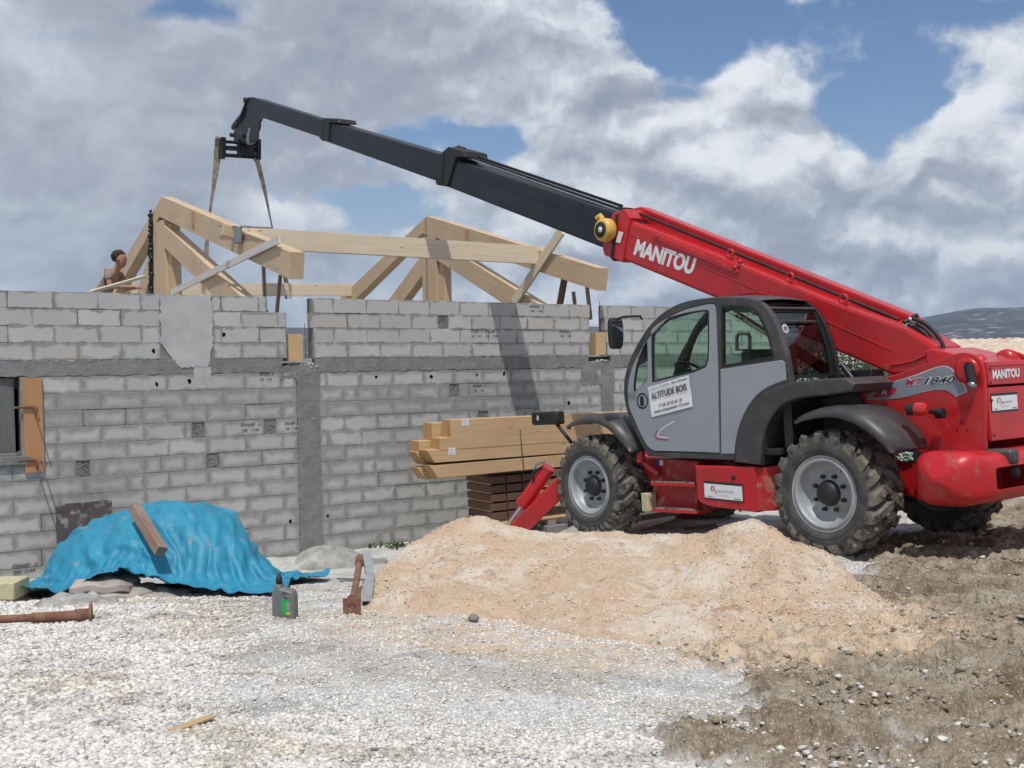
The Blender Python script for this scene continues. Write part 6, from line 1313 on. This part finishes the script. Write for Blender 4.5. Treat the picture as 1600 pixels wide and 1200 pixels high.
        vs=[q for r_ in rows for q in r_]; m_=6; mb.add(vs,[(i*m_+j,i*m_+j+1,(i+1)*m_+j+1,(i+1)*m_+j) for i in range(n-1) for j in range(m_-1)],sm=True)
        o=part(name,mb,'dark'); md=o.modifiers.new('t','SOLIDIFY'); md.thickness=.014; md.offset=-1; return o
    fender(S(catmull([(1240,655),(1262,645),(1290,637),(1318,634),(1345,640),(1368,652),(1390,672),(1402,690),(1407,706)],3,False),1.05),0,.575,.62,1.20)
    fender(S(catmull([(888,664),(906,655),(928,648),(950,647),(968,654),(982,668),(992,686),(1000,706)],3,False),1.0),3.2,.575,.62,1.18)
    # ---------- rear frame plates
    pl=[(1322,700),(1322,610),(1336,602),(1392,587),(1450,567),(1482,556)]+catmull([(1482,556),(1500,551),(1518,553),(1531,562),(1538,580)],3,False)[1:]+[(1540,640),(1540,700),(1532,785),(1470,790),(1440,783),(1408,770),(1402,740)]
    PL=S(pl,.45)
    mb=MB(); slab(mb,[PL],.45,.405,bev=.01); plate=part('frame_plate',mb,'red')
    mb=MB(); slab(mb,[PL],-.345,-.39,bev=.01); part('frame_plate',mb,'red')
    # side decal
    ds_=catmull([(1355,624),(1368,608),(1390,598),(1430,586),(1462,574),(1480,572),(1493,581),(1504,596),(1511,609)],3,False)+[(1511,612),(1494,620),(1487,614),(1478,609),(1460,609),(1440,613),(1422,619),(1400,623)]
    y_=.4535; mb=MB(); P=S(ds_,.45); mb2=fill2d([P],.0003,0); mb.add([(v[0],y_-v[2],v[1]) for v in mb2[0]],mb2[1],1)
    P2=inset(P,.008); c2=np.mean(P,0); q=fill2d([P2],.0003,0); mb.add([(v[0],y_+.0015-v[2],v[1]) for v in q[0]],q[1],0)
    rr=fill2d([S([(1364,620),(1374,610),(1384,607),(1402,606),(1398,615),(1392,619),(1366,621)],.45)],.0003,0); mb.add([(v[0],y_+.003-v[2],v[1]) for v in rr[0]],rr[1],2)
    A=lambda px,py:np.array(V3(px,py,y_+.0045))
    text_on(mb,'R',A(1377.5,617),A(1387,617)-A(1377.5,617),A(1379,609.5)-A(1377.5,617),bold=.02,m=1)
    for wd,m_,x0,x1,off in (('MT',2,1414,1441,0),('1840',3,1444,1492,0)):
        o_=A(x0,602.5 if wd=='MT' else 600.5); x_=A(x1,600.5 if wd=='MT' else 598.0)-o_; yv=A(x0+1.5,592.5 if wd=='MT' else 590)-o_
        text_on(mb,wd,o_-x_*.01-yv*.08,x_*1.02,yv*1.16,bold=.07,shear=.25,m=1); text_on(mb,wd,o_+np.array([0,.0015,0]),x_,yv,bold=.02,shear=.25,m=m_)
    part('model_decal',mb,['decalgrey','white','redink','ink'],plate)
    # lever pin block
    mb=MB(); a,b=np.array(V3(1513,571,.50)),np.array(V3(1521,602,.50)); tube(mb,[a,a+(b-a)*.5,b],.042,12); lathe(mb,[(0,.05),(.030,.05),(.034,.0)],b,(0,1,0),16,1); tube(mb,[a-np.array([0,.06,0]),a+np.array([0,.02,0])],.03,10); part('pin_retainer',mb,['black','steel'],plate)
    mb=MB(); c=np.array(V3(1512,575,.45)); lathe(mb,[(.11,.0),(.11,.03),(.085,.035),(0,.035)],c+np.array([.0,0,-.02]),(0,1,0),28); part('pivot_boss',mb,'red',plate)
    mb=MB()
    for px,py in ((1503,660),(1496,671.5),(1511,671.5)): lathe(mb,[(.010,.002),(.012,.001),(0,-.012)],V3(px,py,.453),(0,1,0),10)
    part('bolt_hole_shade',mb,'ink',plate)  # black marks paint the shade of the holes; the plate stays uncut
    mb=MB(); P=catmull([(1403,712),(1408,704),(1425,702),(1437,705),(1440,713),(1434,721),(1418,722),(1408,720)],3,True); q=fill2d([S(P,.455)],.001,0); mb.add([(v[0],.4545-v[2],v[1]) for v in q[0]],q[1]); part('oval_hole_shade',mb,'ink',plate)  # flat black oval on the uncut plate, painting the dark inside the hole
    iv,ifc=ico(); mb=MB(); r=random.Random(8)
    for k in range(26): c=np.array(V3(1404+r.random()*20,708+r.random()*12,.47)); mb.add(c+iv*np.array([[r.uniform(.6,1.4)] for _ in iv])*.018*np.array([1.4,.6,.8]),ifc.tolist(),sm=True)
    part('rag',mb,'rag',plate)
    # tail lamp on its stalk
    mb=MB(); c=np.array(V3(1419,640,.86)); e=np.array(V3(1432,639,.86)); g_=np.array(V3(1445,640,.86)); h_=np.array(V3(1467,646,.56)); tube(mb,[c,e],.052,16); lamp=part('tail_lamp',mb,'black',bevel=.006)
    mb=MB(); tube(mb,[e,g_],.058,16); tube(mb,[g_,g_+(g_-e)*.25],.045,16,rs=[.055,.03]); part('lens',mb,'lens',lamp,bevel=.005)
    mb=MB(); tube(mb,[g_,h_],.022,10); tube(mb,[h_-np.array([-.02,0.0,0]),h_+np.array([-.05,0,0])],.045,12); part('lamp_bracket',mb,'black',lamp)
    # ---------- rear panels between the plates (seen obliquely)
    XR=-1.23
    def RX(px,py,x=XR): a=vx(px,py,x); return np.array([x,a[0],a[1]])
    zt=RX(1545,571)[2]; z1=RX(1545,604)[2]; z2=RX(1545,690)[2]
    mb=MB(); box(mb,(XR,-.345,z1+.012),(XR+.03,.405,zt)); p1=part('rear_panel',mb,'red',bevel=.006)
    mb=MB(); box(mb,(XR+.012,-.345,z2),(XR+.04,.405,z1-.008)); box(mb,(XR+.004,-.345,z2-.0),(XR+.012,.405,z2+.11)); p2=part('rear_panel',mb,'red',bevel=.006)
    mb=MB(); a=RX(1551,592.5); b=RX(1593,589); t=RX(1550,578); a[0]=b[0]=t[0]=XR-.003; text_on(mb,'MANITOU',a,b-a,(t-a)*np.array([1,0,1]),bold=.045); part('maker_name',mb,'white',p1)
    a=RX(1552,642); b=RX(1592,641); t=RX(1552,619); xo=XR+.009; a[0]=b[0]=t[0]=xo; sticker(p2,a,(b-a)*np.array([1,1,0]),(t-a)*np.array([1,0,1]),(-1,0,0))
    mb=MB()
    for yy in (.37,-.30):
        for zz in (zt-.03,z1+.035,z1-.12,z2+.05): lathe(mb,[(0,.008),(.011,.006),(.011,0)],(XR-.001 if zz>z1 else XR+.003,yy,zz),(-1,0,0),8)
    part('bolt',mb,'black')
    # sloping top hood between the plates and the raised right hinge
    h0=V3(1492,545,.02); mb=MB(); prof=[(XR-.005,zt),(XR+.01,zt+.03),(XR+.15,zt+.07),(-.84,zt+.15),(-.70,zt+.19),(-.64,zt+.17),(-.66,zt-.05),(XR+.02,zt-.06)]; slab(mb,[prof],.40,-.34,bev=.02); hood=part('rear_hood',mb,'red')
    mb=MB(); lathe(mb,[(0,.0),(.15,.0),(.165,-.02),(.165,-.04),(.0,-.04)],(-1.0,-.34,zt-.02),(0,1,0),28); lathe(mb,[(.06,.06),(.09,.05),(.10,0)],(-1.05,-.26,zt+.05),(0,1,0),20); lathe(mb,[(.05,.30),(.08,.29),(.09,.22)],(-1.05,0,zt+.02),(0,1,0),20); part('hinge_boss',mb,'red')
    # ---------- counterweight bumper
    mb=MB(); ny=46; nt=40; vs=[]
    for j in range(ny+1):
        yy=-1.10+2.20*j/ny; e=abs(yy)/1.10; cap_=(1-min(e,1)**8)**.5; lobe=sstep(.76,.95,abs(yy)); zc=.70+.015*lobe; hz=(.215+.055*lobe)*(.06+.94*cap_); xc=-1.14+.05*lobe; hx=(.29+.02*lobe)*(.10+.90*cap_)
        for k in range(nt):
            t=2*math.pi*k/nt; n_=.52; cx_=math.copysign(abs(math.cos(t))**n_,math.cos(t)); sz_=math.copysign(abs(math.sin(t))**n_,math.sin(t)); vs.append((xc+hx*cx_,yy,zc+hz*sz_))
    fs=[(j*nt+k,j*nt+(k+1)%nt,(j+1)*nt+(k+1)%nt,(j+1)*nt+k) for j in range(ny) for k in range(nt)]; mb.add(vs,fs,sm=True); mb.add(vs[:nt],[list(range(nt))]); mb.add(vs[-nt:],[list(range(nt))[::-1]])
    o=part('counterweight',mb,'redp')
    ct=MB(); box(ct,(-1.9,-.74,.61),(-1.30,.74,.79)); cut=ct.build('cutter','redp',root,bevel=.03); md=o.modifiers.new('b','BOOLEAN'); md.object=cut; md.operation='DIFFERENCE'; md.solver='EXACT'
    bpy.context.view_layer.update(); me=bpy.data.meshes.new_from_object(o.evaluated_get(bpy.context.evaluated_depsgraph_get())); o.modifiers.clear(); o.data=me; bpy.data.objects.remove(cut); 
    for p in me.polygons: p.use_smooth=True
    try: me.set_sharp_from_angle(angle=R(40))
    except Exception: pass
    mb=MB(); lathe(mb,[(.07,0),(.05,.02),(0,.02)],(-1.305,.20,.71),(-1,0,0),18); part('tow_socket',mb,'black')
    mb=MB(); box(mb,(-1.45,.38,.80),(-1.20,.52,.93)); part('latch_pad',mb,'dark',bevel=.03)
    # ---------- engine cover on the far side
    mb=MB(); box(mb,(.1,-1.05,.55),(2.3,-.45,1.12)); part('engine_cover',mb,'red',bevel=.05,seg=3)
    # ---------- mirror, work light
    mb=MB(); tube(mb,[V3(a,b,1.32) for a,b in catmull([(960,506),(965,499),(975,495),(1000,494)],3,False)]+[V3(1000,494,1.30),V3(1003,499,1.08)],.012,8); arm=part('mirror_arm',mb,'black')
    mb=MB(); c=np.array(V3(962,521,1.32)); 
    ux=nrm((-1,.12,0)); uy=nrm(np.cross((0,0,1),ux)); V,F=fill2d([catmull([(-.085,-.15),(-.10,0),(-.085,.15),(0,.165),(.085,.15),(.10,0),(.07,-.15),(0,-.165)],3,True)],.035,.02); mb.add([c+uy*v[0]*.9+np.array([0,0,v[1]])+ux*v[2] for v in V],F,sm=False)
    h=part('mirror',mb,'black',arm,bevel=.004); mb=MB(); V,F=fill2d([catmull([(-.070,-.13),(-.082,0),(-.07,.13),(0,.142),(.07,.13),(.082,0),(.06,-.13),(0,-.142)],3,True)],.001,0); mb.add([c+uy*v[0]*.9+np.array([0,0,v[1]])+ux*(v[2]+.0365) for v in V],F); part('mirror_glass',mb,'mirror',h)
    mb=MB(); c0=V3(837,662,1.02); c1=V3(874,645,1.02); zc_=V3(855,654,1.02)[2]; box(mb,(c1[0]-.02,.95,zc_-.075),(c0[0]-.0,1.09,zc_+.085)); wl=part('front_lamp',mb,'black',bevel=.025)
    mb=MB(); lathe(mb,[(0,.012),(.028,.008),(.034,0)],V3(840,653,1.13),(.2,1,0),14); part('lamp_bulb',mb,'chrome',wl)
    mb=MB(); tube(mb,[V3(868,660,1.02),V3(880,675,1.0),V3(893,692,.98)],.022,10); part('lamp_bracket',mb,'black',wl)
    # ---------- boom
    ang=math.atan2(.375,.927)
    YL=.25; YRt=-.20
    main=S([(972,340),(1110,394),(1300,470),(1416,513),(1462,541),(1464,568),(1440,582),(1395,588),(1110,463),(970,405)],YL)
    mb=MB(); slab(mb,[main],YL,YRt,bev=.035); boom=part('boom_outer_section',mb,'red')
    # weld line / pressed ledge along the side
    def along(P0,P1,y,r_,mt,name,par=boom,n=2): mb=MB(); tube(mb,[V3(*P0,y),V3(*P1,y)],r_,6); return part(name,mb,mt,par)
    along((985,366),(1395,548),YL+.001,.005,'red','weld_line')
    P=catmull([(1392,570),(1420,566),(1445,556),(1463,543)],4,False); mb=MB(); tube(mb,[V3(a,b,YL+.002) for a,b in P],.010,6); part('end_rib',mb,'red',boom)
    mb=MB(); slab(mb,[S([(1021,368),(1026,366),(1153,420),(1155,426),(1150,428),(1024,374)],YL+.01)],YL+.02,YL-.01,bev=.008); part('wear_pad_strip',mb,'red',boom)
    mb=MB(); slab(mb,[S([(1021,368),(1026,366),(1032,369),(1028,374)],YL)],YL+.03,YL,bev=.004)
    for px,py in ((1150,418),(1157,409)): lathe(mb,[(0,.03),(.022,.028),(.024,0)],V3(px,py,YL),(0,1,0),10)
    part('boom_bolt',mb,'red',boom)
    # upper guard rail channel on the right half of the boom's top
    g1=S([(986,326),(1000,323),(1418,491),(1434,505),(1424,519),(1398,511),(986,347)],-.03)
    mb=MB(); slab(mb,[g1],-.03,-.21,bev=.015); part('hose_guard',mb,'red',boom)
    mb=MB(); tube(mb,[V3(1004,352,.10),V3(1410,512,.10)],.014,8); tube(mb,[V3(1004,349,.02),V3(1412,509,.02)],.010,8,m=1); part('hydraulic_pipe',mb,['steel','black'],boom)
    mb=MB(); tube(mb,[V3(975,330,.05),V3(1000,334,.05),V3(1200,416,.05),V3(1405,500,.05)],.018,8,m=0); part('hydraulic_hose',mb,'black',boom)
    mb=MB()
    for px,py in ((1141,396),(1234,433),(1318,467)):
        mb=MB(); c=np.array(V3(px,py,.20)); ring=[c+np.array([math.cos(t)*.042,0,math.sin(t)*.042]) for t in np.linspace(0,2*math.pi,17)]; tube(mb,ring,.013,8,caps=False); box(mb,tuple(c+np.array([-.06,-.02,-.055])),tuple(c+np.array([.06,.02,-.035]))); part('lifting_eye',mb,'red',boom)
    
    # front collar of the red section
    cl=S([(957,333),(975,326),(985,340),(972,410),(960,405),(944,399),(941,389),(947,360)],YL+.02)
    mb=MB(); slab(mb,[cl],YL+.02,YRt-.02,bev=.015); part('boom_collar',mb,'red',boom)
    mb=MB(); slab(mb,[S([(961,336),(966,334),(958,408),(953,403)],YL+.03)],YL+.028,YRt-.03,bev=.004); slab(mb,[S([(966,323),(985,325),(983,331),(966,332)],0)],.1,-.12,bev=.01); part('wear_pad',mb,'black',boom)
    # cable reel
    c=np.array(V3(953,360,YL+.03)); mb=MB(); lathe(mb,[(.0,.0),(.115,.0),(.140,.02),(.145,.06),(.140,.12),(.120,.15),(.098,.155)],c,(0,1,0),36); tube(mb,[c+np.array([.06,.05,.14]),c+np.array([.10,.05,.19]),c+np.array([.16,.05,.17])],.035,12); reel=part('cable_reel',mb,'yellow',boom)
    mb=MB(); lathe(mb,[(.098,.155),(.095,.160),(0,.160)],c,(0,1,0),30); lathe(mb,[(.035,.160),(.034,.164),(0,.164)],c,(0,1,0),20,1); part('reel_face',mb,['black','white'],reel)
    mb=MB(); a=np.array(V3(962,378,YL+.03)); b=np.array(V3(969,380,YL+.03)); t=np.array(V3(967,361,YL+.03)); mb.add([a,b,b+(t-a),t],[(0,1,2,3)]); part('warning_label',mb,'white',boom)
    mb=MB(); a=np.array(V3(989,398,YL+.004)); b=np.array(V3(1081,430,YL+.004)); t=np.array(V3(996,373,YL+.004)); text_on(mb,'MANITOU',a,b-a,t-a,bold=.05); part('maker_name',mb,'white',boom)
    # telescoping sections
    def sec(name,quad,yl,yr): mb=MB(); slab(mb,[S(quad,yl)],yl,yr,bev=.03); return part(name,mb,'boom')
    s2=sec('boom_middle_section',[(700,246),(965,333),(1000,350),(990,405),(950,391),(688,288)],.21,-.16)
    s3=sec('boom_middle_section',[(512,189),(710,247),(706,292),(505,220)],.175,-.125)
    s4=sec('boom_tip_section',[(393,152),(400,153.5),(515,190),(512,219),(412,185),(396,183)],.145,-.095)
    for y_,a_,b_ in ((.211,(700,262),(955,352)),):
        along(a_,b_,y_,.005,'boom','weld_line',s2)
    # collars between the sections
    mb=MB(); slab(mb,[S([(690,238),(700,229),(724,236),(726,245),(712,247),(699,292),(682,289),(680,281)],.24)],.245,-.19,bev=.02); col1=part('section_collar',mb,'black',s2)
    mb=MB(); slab(mb,[S([(686,240),(694,240),(690,288),(681,286)],.25)],.26,-.2,bev=.01); tube(mb,[V3(712,234,.08),V3(724,238,.08)],.05,10,m=1); tube(mb,[V3(716,232,-.05),V3(726,236,-.05)],.05,10,m=1); part('wear_pad',mb,['black','blacksteel'],col1)
    mb=MB(); slab(mb,[S([(501,191),(504,184),(528,185),(530,192),(515,192),(513,221),(503,220),(499,212)],.20)],.205,-.155,bev=.02); slab(mb,[S([(500,188),(505,188),(504,220),(499,216)],.21)],.215,-.165,bev=.01); part('section_collar',mb,'black',s3)
    mb=MB(); tube(mb,[V3(705,233,-.02),V3(720,236,-.02),V3(972,322,-.02)],.020,8); tube(mb,[V3(714,238,.06),V3(970,327,.06)],.017,8); tube(mb,[V3(714,241,.10),V3(968,331,.10)],.014,8,m=1); tube(mb,[V3(706,233,-.02),V3(714,235,-.02)],.035,10,m=2); part('extension_pipe',mb,['blacksteel','steel','redink'],s2)
    # head
    yc=.025
    for sd in (1,-1):
        yy=yc+.11*sd; mb=MB(); slab(mb,[S([(384,158),(388,152),(398,152),(404,158),(411,184),(405,196),(404,216),(399,224),(372,224),(366,222),(366,206),(370,196),(362,196),(376,178)],yy)],yy+.012,yy-.012,bev=.004); part('head_plate',mb,'blacksteel',s4)
    mb=MB()
    for px,py,r_ in ((394,158,.09),(382,190,.08),(390,212,.10),(372,212,.07)): lathe(mb,[(0,.17),(r_*.6,.17),(r_*.6,-.17),(0,-.17)],V3(px,py,yc),(0,1,0),14)
    tube(mb,[V3(400,180,.03),V3(396,205,.03),V3(392,222,.03)],.085,14); tube(mb,[V3(380,178,.1),V3(368,196,.1),V3(364,200,.1)],.045,10); tube(mb,[V3(392,200,.12),V3(390,214,.12)],.05,10,m=1); box(mb,tuple(np.array(V3(391,216,.1))-[.06,.04,.12]),tuple(np.array(V3(391,216,.1))+[.05,.06,.10]),m=1); part('tilt_cylinder',mb,['blacksteel','steel'],s4)
    mb=MB(); tube(mb,[V3(a,b,.12) for a,b in catmull([(403,184),(407,192),(406,202),(401,208),(395,212)],4,False)],.014,6); tube(mb,[V3(a,b,.16) for a,b in catmull([(384,160),(379,176),(372,190),(368,199)],4,False)],.016,6); tube(mb,[V3(a,b,.16) for a,b in catmull([(384,170),(378,186),(366,196)],4,False)],.013,6); part('hose',mb,'black',s4)
    XH=14.35
    def HX(px,py,x=XH): a=vx(px,py,x); return np.array([x,a[0],a[1]])
    mb=MB(); a=HX(347,221); b=HX(402,225); tube(mb,[a,b],.035,10); a2=HX(347,242); b2=HX(403,246); tube(mb,[a2,b2],.040,10); beam(mb,HX(350,231),HX(400,234),.06,.09); 
    for x0,x1,yt,yb in ((343,351,216,247),(399,405,219,250)):
        p=HX((x0+x1)/2,yt); q=HX((x0+x1)/2,yb); beam(mb,q,p,.20,.085,up=(0,1,0))
    for px in (372,384,391): p=HX(px,218); q=HX(px+1,246); beam(mb,q,p,.09,.05,up=(0,1,0))
    box(mb,tuple(HX(385,244)-[.08,.14,.0]),tuple(HX(385,220)+[.10,.14,0])); tube(mb,[HX(347,216),HX(347,248)],.06,10); 
    part('tool_carriage',mb,'blacksteel',bevel=.006)
    # hoses behind the boom
    mb=MB()
    for k,pts in enumerate([[(1427,500),(1440,506),(1455,514),(1468,530),(1476,548),(1480,556)],[(1424,504),(1440,510),(1452,520),(1462,534),(1470,550),(1472,560)],[(1420,508),(1436,516),(1450,530),(1462,546),(1466,560)],[(1426,498),(1445,505),(1462,520),(1472,536),(1478,554)]]):
        tube(mb,[V3(a,b,.02+.05*k) for a,b in catmull(pts,4,False)],.019,8)
    part('hose',mb,'black')
    mb=MB(); r=random.Random(5)
    for k in range(9): px=1418+r.random()*20; py=494+r.random()*14; p=np.array(V3(px,py,r.uniform(-.1,.15))); tube(mb,[p,p+np.array([r.uniform(-.06,.06),r.uniform(-.05,.05),r.uniform(-.03,.05)])],.022,8,m=k%3==0)
    lathe(mb,[(.05,.06),(.07,.05),(.075,-.05),(.05,-.06)],V3(1462,560,.06),(0,1,0),18); 
    for px,py in ((1466,556),(1478,556)): p=np.array(V3(px,py,.12)); tube(mb,[p,p+np.array([.04,.1,.03])],.03,10,m=1)
    part('hose_fitting',mb,['black','steel'])
    # lift cylinder under the boom, dark parts behind the cab
    mb=MB(); tube(mb,[V3(1318,596,.03),V3(1240,545,.03)],.06,14); tube(mb,[V3(1240,545,.03),V3(1130,478,.03)],.04,14,m=1); part('lift_cylinder',mb,['blacksteel','chrome'])
    mb=MB(); 
    for a,b,y_ in (((1315,570),(1332,592),.5),((1322,575),(1345,598),.3),((1340,588),(1365,598),.35)): tube(mb,[V3(*a,y_),V3(*b,y_)],.03,8)
    box(mb,tuple(np.array(V3(1372,586,.35))-[.0,.1,.10]),tuple(np.array(V3(1372,586,.35))+[.28,.1,.06])); part('compensation_cylinder',mb,'blacksteel',bevel=.01)
    mb=MB(); P=catmull([(1146,467),(1160,459),(1185,457),(1215,466)],4,False); tube(mb,[V3(a,b,.30) for a,b in P],.008,6); part('rim_hoop',mb,'red',boom)
    return root
handler()
# ---------------------------------------------------------------- slings
def slings():
    def w2(x,y,z): return np.array([*(W0+DS*x+DR*y)[:2],z])
    def veh(px,py): a=vx(px,py,14.35); return VO+AX*14.35+LAT*a[0]+UPV*a[1]
    for top,hem,w,lab in (((342,216),(315,455),.075,'left hand webbing sling hanging from the tool carriage'),((401,248),(450,455),.05,'right hand webbing sling hanging from the tool carriage')):
        A=veh(*top); b=W3(*hem,8.8); B_=w2(*b); n=26; mb=MB(); s_=nrm(np.array([1,.25,0])); 
        P=[A*(1-t)+B_*t+np.array([.012*math.sin(t*9),0,-.0]) for t in np.linspace(0,1,n)]
        vs=[];th=np.array([0,.008,0])
        for i,p in enumerate(P):
            c=math.cos(i*.25)*.35+.65; ww=s_*w*c; vs+=[p-ww-th,p+ww-th,p+ww+th,p-ww+th]
        fs=[(i*4+j,i*4+(j+1)%4,(i+1)*4+(j+1)%4,(i+1)*4+j) for i in range(n-1) for j in range(4)]; mb.add(vs,fs)
        # loop round the beam
        zt,zb=B_[2]+.16,B_[2]-.16; q=[]; 
        for (r_,z_) in ((8.68,zt),(8.68,zb),(8.92,zb),(8.92,zt),(8.68,zt)):
            q.append(w2(b[0],r_,z_))
        for i in range(4):
            p0,p1=q[i],q[i+1]; e=DS*.03; mb.add([p0-e,p0+e,p1+e,p1-e],[(0,1,2,3)])
        tube(mb,[A-LAT*.06,A+LAT*.06],.04,8)
        solo(mb,'lifting_sling','strap',lab,'sling',base=B_,group='slings hanging from the boom')
slings()
# ---------------------------------------------------------------- distant air
def haze():
    mb=MB(); box(mb,(-4100,-4100,-14),(4100,4300,260)); o=mb.build('haze','white'); o['kind']='stuff'; o['label']='thin blue haze in the distance'; o['category']='haze'
    m=bpy.data.materials.new('haze_air'); m.use_nodes=True; N=m.node_tree.nodes; L=m.node_tree.links; N.clear(); out=N.new('ShaderNodeOutputMaterial'); v=N.new('ShaderNodeVolumePrincipled'); v.inputs['Color'].default_value=(.62,.78,1,1); v.inputs['Density'].default_value=.00015; v.inputs['Anisotropy'].default_value=.2; L.new(v.outputs[0],out.inputs['Volume']); o.data.materials.clear(); o.data.materials.append(m)
haze()
